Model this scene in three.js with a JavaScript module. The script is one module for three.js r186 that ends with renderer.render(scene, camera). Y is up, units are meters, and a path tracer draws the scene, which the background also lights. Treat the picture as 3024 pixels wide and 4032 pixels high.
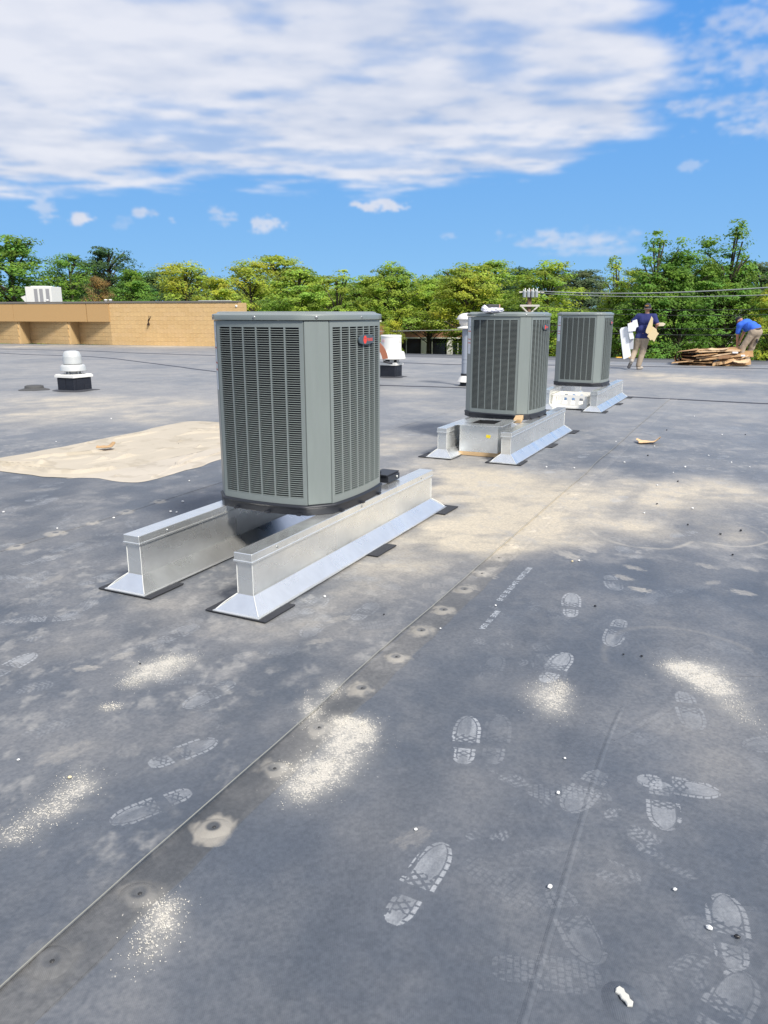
import * as THREE from 'three';
import { RoundedBoxGeometry } from 'three/addons/geometries/RoundedBoxGeometry.js';
import { MarchingCubes } from 'three/addons/objects/MarchingCubes.js';
import { mergeGeometries, mergeVertices } from 'three/addons/utils/BufferGeometryUtils.js';

// ---------------------------------------------------------------- camera, sky, sun, exposure
const EYE = 1.58, PITCH = 14.55;
const scene = new THREE.Scene();
const camera = new THREE.PerspectiveCamera(67.34, 0.75, 0.05, 2000);
camera.position.set(0, EYE, 0);
camera.rotation.set(-PITCH * Math.PI / 180, 0, 0);
const renderer = new THREE.WebGLRenderer({ antialias: true });
renderer.setSize(768, 1024);
renderer.toneMapping = THREE.LinearToneMapping;
renderer.toneMappingExposure = 1.36;
renderer.shadowMap.enabled = true;
const SUN_AZ = 33, SUN_EL = 47;            // degrees right of straight behind the camera, degrees up
const SUN_DIR = new THREE.Vector3(Math.sin(SUN_AZ * Math.PI / 180) * Math.cos(SUN_EL * Math.PI / 180), Math.sin(SUN_EL * Math.PI / 180), Math.cos(SUN_AZ * Math.PI / 180) * Math.cos(SUN_EL * Math.PI / 180));
const sun = new THREE.DirectionalLight(new THREE.Color().setRGB(1, 0.95, 0.87), 3.9);
sun.position.copy(SUN_DIR).multiplyScalar(60).add(new THREE.Vector3(0, 0, -20));
sun.target.position.set(0, 0, -20);
sun.castShadow = true;
sun.shadow.radius = 20;              // thin cloud before the sun: a wide, soft source
sun.shadow.mapSize.set(4096, 4096);
Object.assign(sun.shadow.camera, { left: -60, right: 60, top: 60, bottom: -60, near: 1, far: 200 });
scene.add(sun, sun.target);

// ---------------------------------------------------------------- small maths
const V = (x, y, z) => new THREE.Vector3(x, y, z);
const clamp = (v, a = 0, b = 1) => Math.min(b, Math.max(a, v));
const lerp = (a, b, t) => a + (b - a) * t;
const sstep = (a, b, x) => { const t = clamp((x - a) / (b - a)); return t * t * (3 - 2 * t); };
const D2R = Math.PI / 180;
function rng(seed) { let a = seed >>> 0; return () => { a = (a + 0x6D2B79F5) | 0; let t = Math.imul(a ^ (a >>> 15), 1 | a); t = (t + Math.imul(t ^ (t >>> 7), 61 | t)) ^ t; return ((t ^ (t >>> 14)) >>> 0) / 4294967296; }; }
function hash2(ix, iy) { let h = Math.imul(ix, 374761393) + Math.imul(iy, 668265263) | 0; h = Math.imul(h ^ (h >>> 13), 1274126177); return ((h ^ (h >>> 16)) >>> 0) / 4294967296; }
function noise(x, y) {                       // value noise 0..1
  const ix = Math.floor(x), iy = Math.floor(y), fx = x - ix, fy = y - iy;
  const u = fx * fx * (3 - 2 * fx), v = fy * fy * (3 - 2 * fy);
  const a = hash2(ix, iy), b = hash2(ix + 1, iy), c = hash2(ix, iy + 1), d = hash2(ix + 1, iy + 1);
  return a + (b - a) * u + (c - a) * v + (a - b - c + d) * u * v;
}
function fbm(x, y, n) { let s = 0, a = 0.5, t = 0; for (let i = 0; i < n; i++) { s += a * noise(x, y); t += a; a *= 0.5; const q = x * 1.6 - y * 1.2 + 17.3; y = x * 1.2 + y * 1.6 + 5.1; x = q; } return s / t; }
const LIN = v => v <= 0.0031308 ? v * 12.92 : 1.055 * Math.pow(v, 1 / 2.4) - 0.055;
const toByte = v => Math.round(255 * LIN(clamp(v)));

// ---------------------------------------------------------------- sky: blue air with a high broken cloud deck
function makeSky() {
  const W = 3072, H = 1536, data = new Float32Array(W * H * 4);
  const bank = [[-60, 5.6], [-40, 6.0], [-27, 6.9], [-19, 7.7], [-10, 8.6], [0, 8.5], [5, 8.2], [11, 8.7], [13, 9.6], [18, 12], [40, 13]];
  const right = [[5, 9], [9, 12.8], [11, 16.5], [12.8, 19.3], [15, 18.6], [18, 17.2], [20, 14.5], [28, 10], [45, -5], [90, -20]];
  const ev = (L, x) => { if (x <= L[0][0]) return L[0][1]; for (let i = 1; i < L.length; i++) if (x < L[i][0]) return lerp(L[i - 1][1], L[i][1], (x - L[i - 1][0]) / (L[i][0] - L[i - 1][0])); return L[L.length - 1][1]; };
  // small clouds: azimuth, elevation, half width, half height (degrees), strength
  const puffs = [[-0.2, 7.15, 1.8, 0.42, 0.9], [-20.3, 5.9, 0.75, 0.36, 0.95], [-22.4, 6.3, 0.8, 0.6, 0.5], [-16.3, 6.5, 0.7, 0.34, 0.7], [-8.2, 5.9, 1.25, 0.6, 0.75], [-11.1, 6.4, 0.9, 0.62, 0.5], [-14.5, 6.0, 0.28, 0.25, 0.45], [13.4, 4.85, 4.0, 0.62, 0.55], [14.5, 4.0, 3.0, 0.3, 0.35], [20.4, 9.1, 0.8, 0.35, 0.35], [-17.8, 5.7, 0.6, 0.4, 0.2],
    [22.5, 12.4, 4.6, 0.55, 0.5], [25.8, 11.1, 4.2, 0.7, 0.55], [24, 14.4, 4.6, 0.9, 0.45], [24, 16.6, 4.6, 1.0, 0.42], [26, 18.6, 4.2, 1.2, 0.5], [21, 20, 3.2, 1.4, 0.55], [29, 16, 4, 1.4, 0.5], [19.5, 15.4, 2.6, 0.8, 0.3], [4.5, 5.2, 0.5, 0.25, 0.3], [8, 5.4, 0.35, 0.2, 0.25], [-27, 7.6, 3.2, 0.5, 0.5]];
  for (let j = 0; j < H; j++) {
    const el = ((j + 0.5) / H - 0.5) * 180;
    for (let i = 0; i < W; i++) {
      const o = (j * W + i) * 4;
      if (el < -3) { data[o] = 0.16; data[o + 1] = 0.17; data[o + 2] = 0.17; data[o + 3] = 1; continue; }
      const phi = ((i + 0.5) / W - 0.5) * 2 * Math.PI;         // x = cos, z = sin
      const e = Math.max(el, 0.05) * D2R, x = Math.cos(e) * Math.cos(phi), z = Math.cos(e) * Math.sin(phi), y = Math.sin(e);
      const az = Math.atan2(x, -z) / D2R;
      const g = Math.pow(clamp(y), 0.55);
      let r = lerp(0.345, 0.045, clamp(g * 1.5)), gr = lerp(0.64, 0.22, clamp(g * 1.35)), b = lerp(0.92, 0.76, clamp(g * 1.3));
      if (el > 0.7) {
        const h = 1 / (y + 0.03), px = x * h, pz = z * h;
        const n1 = fbm(px * 0.55 + 3.1, pz * 0.55 - 7.7, 5), n2 = fbm(px * 1.7 + 40, pz * 2.4 + 11, 5), n3 = fbm(px * 5.2 - 9, pz * 7 + 2, 5);
        const gen = (n1 - 0.5) * 2.6 + (n2 - 0.5) * 1.0 + 1.15;
        const wob = (n2 - 0.5) * 1.5 + (n3 - 0.5) * 1.0 + (n1 - 0.5) * 0.7 + 0.1;
        const m = Math.min((el - ev(bank, az)) / 1.5, (ev(right, el) - az) / 3.2) + wob;
        const inb = sstep(44, 31, Math.abs(az)) * sstep(36, 23, el);
        let cov = lerp(sstep(-0.1, 0.6, gen) * sstep(4, 12, el), sstep(-0.15, 0.9, m), inb);
        const thin = sstep(0.32, 0.56, fbm(px * 1.1 - 3, pz * 2.1 + 8, 4) * 0.6 + n3 * 0.4 + (n1 - 0.5) * 0.5);
        let a = cov * lerp(lerp(0.82, 0.56, inb), lerp(0.97, 0.93, inb), thin);
        let lit = 0.50 + 1.0 * (n3 - 0.5) + 0.8 * (n2 - 0.5) + 0.22 * thin;
        if (Math.abs(az) < 40 && el < 24) for (const p of puffs) {
          const dx = (az - p[0]) / p[2], dy = (el - p[1]) / p[3], q = dx * dx + dy * dy;
          if (q > 5) continue;
          const nn = fbm(az * 1.3 + p[0] * 7, el * 3.4 + p[1] * 3, 5), nf = fbm(az * 4.5 + p[0], el * 9, 3);
          const k = (p[2] > 2.5 ? sstep(1.7, -0.9, q + (nn - 0.5) * 3.2 + (nf - 0.5) * 0.8) * 1.25 : sstep(1.3, 0.1, q + (nn - 0.5) * 3.6 + (nf - 0.5) * 1.2)) * p[4];
          if (k > 0) { a = a + (1 - a) * k; lit = lerp(lit, 0.78 + (nn - 0.5) * 0.6, k); }
        }
        lit = clamp(lit, 0.1, 1.05);
        r = lerp(r, lerp(0.46, 0.80, lit), a); gr = lerp(gr, lerp(0.54, 0.815, lit), a); b = lerp(b, lerp(0.71, 0.885, lit), a);
      }
      data[o] = r * 0.76; data[o + 1] = gr * 0.76; data[o + 2] = b * 0.76; data[o + 3] = 1;
    }
  }
  const t = new THREE.DataTexture(data, W, H, THREE.RGBAFormat, THREE.FloatType);
  t.mapping = THREE.EquirectangularReflectionMapping; t.magFilter = THREE.LinearFilter; t.minFilter = THREE.LinearFilter; t.needsUpdate = true;
  return t;
}
const SKY = makeSky();
scene.background = SKY;
scene.environment = SKY;

// ---------------------------------------------------------------- scene helpers
const taken = new Map();
function numbered(n) { const k = taken.get(n) || 0; taken.set(n, k + 1); return k ? `${n}_${String(k).padStart(3, '0')}` : n; }
function shade(o) { o.traverse(c => { if (c.isMesh) { c.castShadow = true; c.receiveShadow = true; } }); return o; }
function thing(name, label, category, group, pos, turn = 0) {
  const o = new THREE.Group(); o.name = numbered(name); o.userData = { label, category }; if (group) o.userData.group = group;
  if (pos) o.position.copy(pos); o.rotation.y = turn; scene.add(o); return o;
}
function part(name, geo, mat, parent, label) {
  const m = new THREE.Mesh(Array.isArray(geo) ? merge(geo) : geo, mat); m.name = name; m.castShadow = m.receiveShadow = true;
  if (label) m.userData.label = label;
  parent.add(m); return m;
}
function solo(name, geo, mat, label, category, group) {
  const m = part(numbered(name), geo, mat, scene); m.userData = { label, category }; if (group) m.userData.group = group; return m;
}
function struct(name, geo, mat, parent) { const m = part(parent ? name : numbered(name), geo, mat, parent || scene); if (!parent) m.userData.kind = 'structure'; return m; }
function copyOf(src, label, group, pos, turn) {
  const c = src.clone(); c.name = numbered(src.name.replace(/_\d{3}$/, '')); c.userData = { ...src.userData, label: label || src.userData.label }; if (group) c.userData.group = group;
  if (pos) c.position.copy(pos); if (turn !== undefined) c.rotation.y = turn; scene.add(c); return c;
}
function merge(list) {
  const L = list.map(g => { const n = g.index ? g.toNonIndexed() : g; for (const k of Object.keys(n.attributes)) if (!['position', 'normal', 'uv'].includes(k)) n.deleteAttribute(k); if (!n.attributes.normal) n.computeVertexNormals(); if (!n.attributes.uv) n.setAttribute('uv', new THREE.Float32BufferAttribute(new Float32Array(n.attributes.position.count * 2), 2)); return n; });
  return mergeGeometries(L);
}
const box = (w, h, d, x = 0, y = 0, z = 0) => new THREE.BoxGeometry(w, h, d).translate(x, y, z);
const rbox = (w, h, d, x, y, z, r = 0.01, s = 2) => new RoundedBoxGeometry(w, h, d, s, Math.min(r, w / 2.01, h / 2.01, d / 2.01)).translate(x, y, z);
const lathe = (pts, n = 32) => new THREE.LatheGeometry(pts.map(p => new THREE.Vector2(p[0], p[1])), n);
function tube(pts, r, seg = 24, rad = 6) { return new THREE.TubeGeometry(new THREE.CatmullRomCurve3(pts.map(p => V(...p))), seg, r, rad, false); }
function tris(pos, uv) { const g = new THREE.BufferGeometry(); g.setAttribute('position', new THREE.Float32BufferAttribute(pos, 3)); g.setAttribute('uv', new THREE.Float32BufferAttribute(uv || new Float32Array(pos.length / 3 * 2), 2)); g.computeVertexNormals(); return g; }
function quads(list) { const p = []; for (const [a, b, c, d] of list) p.push(...a, ...b, ...c, ...a, ...c, ...d); return tris(p); }
function grid(nu, nv, f, uvf) {               // (nu+1)x(nv+1) indexed sheet from f(u, v) -> [x, y, z]
  const p = [], t = [], ix = [];
  for (let j = 0; j <= nv; j++) for (let i = 0; i <= nu; i++) { const q = f(i / nu, j / nv); p.push(...q); t.push(...(uvf ? uvf(q, i / nu, j / nv) : [i / nu, j / nv])); }
  for (let j = 0; j < nv; j++) for (let i = 0; i < nu; i++) { const a = j * (nu + 1) + i, b = a + 1, c = a + nu + 1, d = c + 1; ix.push(a, b, d, a, d, c); }
  const g = new THREE.BufferGeometry(); g.setAttribute('position', new THREE.Float32BufferAttribute(p, 3)); g.setAttribute('uv', new THREE.Float32BufferAttribute(t, 2)); g.setIndex(ix); g.computeVertexNormals(); return g;
}
const rgb = (r, g, b) => new THREE.Color().setRGB(r, g, b);
const std = (c, rough = 0.7, o = {}) => new THREE.MeshStandardMaterial({ color: rgb(...c), roughness: rough, ...o });
function dataTex(w, h, f, srgb, wrap = true) {
  const d = new Uint8Array(w * h * 4);
  for (let j = 0; j < h; j++) for (let i = 0; i < w; i++) { const c = f(i / w, j / h, i, j), o = (j * w + i) * 4; if (srgb) { d[o] = toByte(c[0]); d[o + 1] = toByte(c[1]); d[o + 2] = toByte(c[2]); } else { d[o] = d[o + 1] = d[o + 2] = Math.round(255 * clamp(c[0])); } d[o + 3] = 255; }
  const t = new THREE.DataTexture(d, w, h, THREE.RGBAFormat); t.magFilter = THREE.LinearFilter; t.minFilter = THREE.LinearFilter; if (wrap) t.wrapS = t.wrapT = THREE.RepeatWrapping; if (srgb) t.colorSpace = THREE.SRGBColorSpace; t.needsUpdate = true; return t;
}
// tileable noise for repeating maps
function tnoise(u, v, n, seed) { const x = u * n, y = v * n, ix = Math.floor(x), iy = Math.floor(y), fx = x - ix, fy = y - iy, a = fx * fx * (3 - 2 * fx), b = fy * fy * (3 - 2 * fy), w = k => ((k % n) + n) % n; const h = (i, j) => hash2(w(i) + seed * 131, w(j) + seed * 57); return lerp(lerp(h(ix, iy), h(ix + 1, iy), a), lerp(h(ix, iy + 1), h(ix + 1, iy + 1), a), b); }
function tfbm(u, v, n, k, seed) { let s = 0, a = 0.5, t = 0; for (let i = 0; i < k; i++) { s += a * tnoise(u, v, n, seed + i); t += a; a *= 0.5; n *= 2; } return s / t; }

// roof axes: s runs along the rails and the seam, t across them to the right
const A = 25.82 * D2R, ES = V(Math.sin(A), 0, -Math.cos(A)), EN = V(Math.cos(A), 0, Math.sin(A));
const ST = (s, t, y = 0) => V(s * ES.x + t * EN.x, y, s * ES.z + t * EN.z);
const FOOT = [
  [2.672,-0.911,2.34,-0.817,1,0], [2.738,-0.8,2.386,-0.722,0.35,0], [1.911,-0.717,1.548,-0.727,1,0], [1.97,-0.776,1.82,-0.855,0.3,2],
  [2.097,-0.566,1.974,-0.635,0.45,1], [2.27,-0.509,2.111,-0.542,0.4,1], [2.329,-0.581,2.379,-0.703,0.5,1], [3.444,-0.689,3.095,-0.711,0.9,0],
  [3.609,-0.518,3.983,-0.526,0.6,0], [4.268,-0.849,3.897,-0.777,0.9,0], [2.954,-0.075,3.266,-0.151,0.45,0], [2.547,-0.032,2.528,-0.169,0.65,0],
  [2.275,-0.113,2.534,-0.157,0.7,0], [2.212,-0.143,2.285,-0.273,0.6,1], [2.12,-0.035,2.144,-0.138,0.5,1], [1.999,-0.203,2.008,-0.295,0.35,1],
  [2.027,0.07,1.813,0.098,0.55,0], [1.77,0.124,1.548,0.058,0.5,0], [1.774,0.043,1.639,-0.03,0.35,1], [4.634,-0.549,4.716,-0.692,0.8,2],
  [4.488,-0.411,4.512,-0.577,1,2], [4.89,-0.926,5.058,-1.138,0.9,2], [5.101,-0.858,5.234,-1.024,0.8,2], [4.862,-0.512,4.929,-0.67,0.8,2],
  [4.683,0.131,4.733,-0.047,0.8,2], [4.45,-0.633,4.654,-0.701,0.6,0], [4.762,-0.171,4.864,-0.074,0.5,2], [5.241,0.018,5.161,0.127,0.6,2],
  [5.182,-0.256,5.089,-0.085,0.6,2], [2.29,-2.981,2.102,-2.959,0.85,0], [2.538,-2.561,2.435,-2.61,0.6,2], [2.339,-2.608,2.291,-2.664,0.8,2],
  [2.046,-1.737,1.876,-1.811,0.65,0], [1.535,-1.715,1.776,-1.589,0.65,0], [3.034,-3.874,3.019,-4.099,0.8,3], [2.731,-3.202,2.658,-3.293,0.6,0],
  [2.554,-3.1,2.451,-3.14,0.6,1], [2.622,-3.383,2.524,-3.439,0.6,1], [2.949,-3.253,2.732,-3.23,0.5,3], [3.735,-4.199,3.547,-4.214,0.7,3],
  [3.422,-4.117,3.306,-4.155,0.7,3], [3.225,-3.773,3.03,-3.75,0.5,2], [3.306,-3.507,3.194,-3.525,0.5,0], [2.639,-2.535,2.559,-2.578,0.4,1],
  [2.114,-2.677,1.998,-2.724,0.4,1], [2.8,-2.02,2.701,-2.109,0.4,2], [2.945,-1.902,2.8,-2.02,0.4,1], [3.097,-1.78,2.988,-1.876,0.5,2],
  [1.877,-2.132,1.635,-2.208,0.35,2], [1.934,-2.328,1.788,-2.39,0.3,1], [2.925,-2.512,2.702,-2.532,0.4,0], [3.07,-2.384,2.814,-2.363,0.35,2],
  [3.214,-2.014,3.331,-2.144,0.5,1], [3.731,-1.804,3.979,-2.018,0.5,1], [3.99,-1.805,4.093,-1.979,0.5,2], [4.319,-1.316,4.4,-1.509,0.9,2],
  [4.538,-1.37,4.351,-1.446,0.8,2], [4.082,-1.339,4.138,-1.46,0.6,2], [3.404,-1.84,3.256,-1.926,0.5,2], [3.253,-0.852,3.235,-1.004,0.3,1],
  [4.597,-0.939,4.354,-1.051,0.3,1], [3.395,-0.974,3.387,-1.114,0.35,1], [3.753,-1.045,3.848,-1.232,0.3,1], [4.135,-0.968,3.893,-0.983,0.3,1],
];
const SAND = [
  [-0.144,-2.618,0.102,0.144,1.1], [-0.214,-2.419,0.096,0.101,1.0], [-0.277,-2.309,0.079,0.082,0.7], [-0.072,-2.702,0.044,0.071,0.7],
  [-0.36,-2.433,0.036,0.035,0.6], [-0.299,-2.847,0.049,0.118,0.8], [-0.229,-3.026,0.048,0.086,0.6], [-1.052,-3.204,0.11,0.096,0.85],
  [-0.985,-3.309,0.098,0.081,0.7], [-1.111,-3.091,0.051,0.053,0.5], [-1.058,-2.322,0.067,0.082,0.8], [-1.092,-2.195,0.076,0.065,0.7],
  [-1.145,-2.08,0.073,0.059,0.6], [-0.6,-1.761,0.053,0.052,0.7], [-0.592,-1.688,0.056,0.055,0.6], [-0.612,-1.612,0.059,0.06,0.25],
  [1.413,-3.181,0.109,0.124,1.2], [1.452,-3.048,0.077,0.088,0.9], [1.345,-3.251,0.075,0.058,0.5], [1.452,-2.866,0.057,0.161,0.35],
  [0.703,-2.936,0.078,0.124,0.85], [0.757,-3.048,0.052,0.079,0.6], [-1.128,-2.873,0.042,0.031,0.7], [-0.156,-2.755,0.055,0.051,1.0],
];
const DUST = [
  [0.63,-5.88,0.55,1.01,0.75], [1.15,-6.86,0.47,0.95,0.75], [0.23,-5.14,0.52,0.78,0.55], [0.17,-9.41,0.69,1.4,0.6],
  [1.26,-5.74,0.32,0.54,0.7], [1.66,-6.86,0.34,0.57,0.6], [1.94,-6.5,0.44,0.51,0.6], [1.91,-5.55,0.3,0.38,0.85],
  [2.49,-5.51,0.24,0.35,0.75], [2.49,-6.26,0.31,0.38,0.6], [3.22,-6.86,0.38,0.57,0.8], [2.48,-7.06,0.35,0.32,0.8],
  [2.86,-6.5,0.44,0.34,0.7], [2.18,-7.71,0.24,0.33,0.5], [0.84,-7.59,0.47,0.92,0.7], [1.36,-5.14,0.29,0.2,0.5],
  [0.79,-5.03,0.25,0.27,0.6], [-0.24,-4.22,0.43,0.54,0.32], [-0.48,-3.56,0.37,0.28,0.3], [1.8,-11.02,0.4,0.65,0.5],
  [-5.01,-13.25,1.59,1.07,0.55], [-5.58,-12.03,0.87,1.11,0.5], [-3.54,-11.76,0.85,0.74,0.5], [-6.26,-14.32,0.77,0.62,0.55],
  [-4.67,-14.72,1.41,0.65,0.3], [-10.71,-37.9,3.35,1.57,0.8], [-17.18,-37.9,1.79,1.57,0.6], [-3.43,-13.95,0.5,0.74,0.5],
  [1.04,-13.25,0.72,1.07,0.35], [0.66,-15.59,0.65,0.92,0.3], [7.23,-19.58,1.4,1.29,0.6], [8.11,-18.63,1.33,1.04,0.5],
  [7.0,-20.63,0.74,0.79,0.5], [5.59,-12.03,0.58,0.66,0.25], [3.27,-8.21,0.3,0.21,0.3], [0.35,-2.32,0.19,0.13,0.16],
  [-0.04,-2.17,0.21,0.19,0.2], [1.24,-2.49,0.19,0.24,0.25], [1.37,-2.98,0.26,0.29,0.3], [0.69,-2.98,0.22,0.23,0.22],
  [-1.15,-2.49,0.27,0.18,0.25], [-1.3,-3.8,0.37,0.25,0.3], [-1.51,-3.25,0.26,0.19,0.25], [-0.57,-1.58,0.19,0.09,0.15],
  [-2.62,-5.36,0.4,0.36,0.25],
];
const CHIPS = [[0.1,-2.09,1], [-1.33,-2.48,1], [-1.1,-2.37,2], [1.14,-3.37,0], [1.17,-3.99,0], [-1.13,-3.27,0], [2.33,-5.68,0], [1.28,-4.8,1], [1.23,-4.78,2], [0.62,-4.0,1], [1.22,-3.35,0], [0.29,-3.68,1], [2.47,-5.42,0], [2.66,-5.51,0], [2.34,-4.92,0], [2.83,-7.24,0], [2.57,-7.06,1], [2.56,-6.18,1], [2.11,-6.03,1], [2.32,-6.34,0], [2.94,-7.66,1], [3.17,-7.95,1], [2.61,-8.21,1], [3.0,-8.62,0], [2.92,-9.59,1], [3.29,-9.25,1], [3.69,-8.62,1], [3.77,-8.21,1], [3.85,-7.95,1], [4.5,-10.16,1], [4.86,-12.03,1], [4.81,-10.16,0], [3.91,-10.57,0], [1.71,-7.95,1], [1.99,-7.9,1], [-3.1,-6.06,1], [-2.46,-5.57,1], [-2.14,-5.88,1], [-1.74,-6.07,1], [-1.69,-6.06,1], [-1.73,-6.42,1], [-2.54,-9.41,0], [-4.18,-11.76,1], [-4.13,-9.59,1], [-1.88,-7.26,1], [-0.34,-4.14,1], [0.0,-3.87,0], [0.66,-2.49,1], [0.59,-2.28,1], [0.86,-1.69,1], [0.82,-1.83,1], [0.47,-1.84,1], [0.92,-1.66,0]];
const TREES = [
  [-32.0,-70,12.7,5.2], [-35.5,-70,11.8,4.8], [-28.9,-74,11.6,4.1], [-28.9,-84,12.9,5.2], [-22.1,-62,9.2,1.9],
  [-20.9,-66,9.9,2.9], [-21.0,-72,9.9,2.7], [-15.3,-62,10.6,3.9], [-12.2,-58,9.3,2.9], [-10.8,-64,10.9,4.0],
  [-9.4,-70,11.6,4.8], [-5.7,-56,9.8,3.8], [-3.0,-54,9.3,3.4], [0.7,-60,10.3,3.4], [3.6,-64,9.6,3.2],
  [5.8,-58,10.1,3.6], [8.1,-60,10.5,4.1], [12.9,-76,11.0,2.8], [11.4,-56,10.2,3.8], [20.1,-80,10.9,4.5],
  [15.6,-54,10.0,3.0], [16.9,-50,11.4,3.4], [19.0,-50,10.1,3.1], [21.6,-50,11.8,3.7], [42.5,-90,11.8,6.7],
  [23.5,-48,8.1,2.4], [31.1,-60,10.4,4.1], [-1.8,-80,9.9,4.5], [-6.3,-84,10.1,6.3], [6.5,-86,10.2,5.9],
  [-21.5,-82,10.0,5.1], [25.7,-62,10.0,4.6], [20.6,-58,9.8,4.0],
];

// ---------------------------------------------------------------- the roof: rubber membrane with dust, boot prints and spilled granules
const FASTENERS = [[1.06, -1.44], [1.333, -1.407], [1.655, -1.4], [2.009, -1.408], [2.32, -1.408], [2.682, -1.406], [3.03, -1.404], [3.37, -1.42], [3.68, -1.42], [4.035, -1.43], [4.349, -1.43], [4.695, -1.43], [5.008, -1.43], [5.449, -1.43], [5.871, -1.43], [6.249, -1.415], [6.784, -1.4], [7.25, -1.41], [7.7, -1.42], [3.491, -4.526], [3.85, -4.554], [4.186, -4.538], [4.55, -4.54], [4.95, -4.55], [1.571, -0.128]];
const RINGS = [0.15, 0.3, 0.95, 0.5, 0.6, 0.9, 0.85, 0.75, 0.7, 0.6, 0.7, 0.6, 0.5, 0.6, 0.5, 0.5, 0.4, 0.4, 0.4, 0.8, 0.8, 0.7, 0.5, 0.5, 0.0];
function printed() {                         // white lettering stamped on the sheet, drawn once and sampled by the sheet's own colour map
  const c = document.createElement('canvas'); c.width = 1024; c.height = 96; const g = c.getContext('2d');
  g.fillStyle = '#000'; g.fillRect(0, 0, 1024, 96); g.fillStyle = '#fff'; g.font = 'bold 74px monospace'; g.textBaseline = 'middle';
  g.fillText('ROTTLAGIN L6', 8, 50); g.fillRect(545, 34, 34, 30); g.fillText('EPM GE 13:45', 600, 50, 420);
  const a = g.getImageData(0, 0, 1024, 96).data;
  g.fillStyle = '#000'; g.fillRect(0, 0, 1024, 96); g.fillStyle = '#fff'; g.fillText('MADE IN USA', 8, 50, 500);
  const b = g.getImageData(0, 0, 1024, 96).data;
  const take = (d, u, v) => (u < 0 || u >= 1 || v < 0 || v >= 1) ? 0 : d[(Math.floor(v * 96) * 1024 + Math.floor(u * 1024)) * 4] / 255;
  return (s, t) => {                         // reads towards the camera (-s), letter tops to the right (+t)
    const v1 = (-1.165 - t) / 0.058, v2 = (-1.125 - t) / 0.052;
    return Math.max(take(a, (4.62 - s) / 0.66, v1), take(b, (3.82 - s) / 0.29 * 0.5, v2) * ((3.82 - s) < 0.29 ? 1 : 0));
  };
}
const stamp = printed();
const R1 = rng(77);
const PRINTS = FOOT.map(f => [...f]);
for (let i = 0; i < 520; i++) {              // the many fainter prints trodden round the units
  const left = R1() < 0.62, s = left ? 1.9 + Math.pow(R1(), 0.9) * 8 : 3.2 + R1() * 10, t = left ? -1.8 - R1() * 5 : -2.2 + R1() * 4.4;
  if (!left && s < 5.2 && t > -1.5) continue;
  const a = (R1() - 0.5) * 2.4 + (R1() < 0.5 ? Math.PI : 0), st = [1, 2, 3, 3, 0, 0, 1][Math.floor(R1() * 7)], l = (st === 2 ? 0.18 + R1() * 0.2 : 0.24 + R1() * 0.08);
  PRINTS.push([s + Math.cos(a) * l / 2, t + Math.sin(a) * l / 2, s - Math.cos(a) * l / 2, t - Math.sin(a) * l / 2, (0.14 + R1() * R1() * 0.7) * (st === 2 ? 0.6 : 1), st]);
}
for (let i = 0; i < 60; i++) { const s = 1.5 + R1() * 3.2, t = (s < 2.7 ? -0.55 : -1.0) + R1() * 1.5, a = (R1() - 0.5) * 2.6 + (R1() < 0.5 ? Math.PI : 0), l = 0.26 + R1() * 0.05, st = [0, 0, 1, 1, 3][Math.floor(R1() * 5)]; PRINTS.push([s + Math.cos(a) * l / 2, t + Math.sin(a) * l / 2, s - Math.cos(a) * l / 2, t - Math.sin(a) * l / 2, 0.07 + R1() * R1() * 0.26, st]); }
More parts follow.
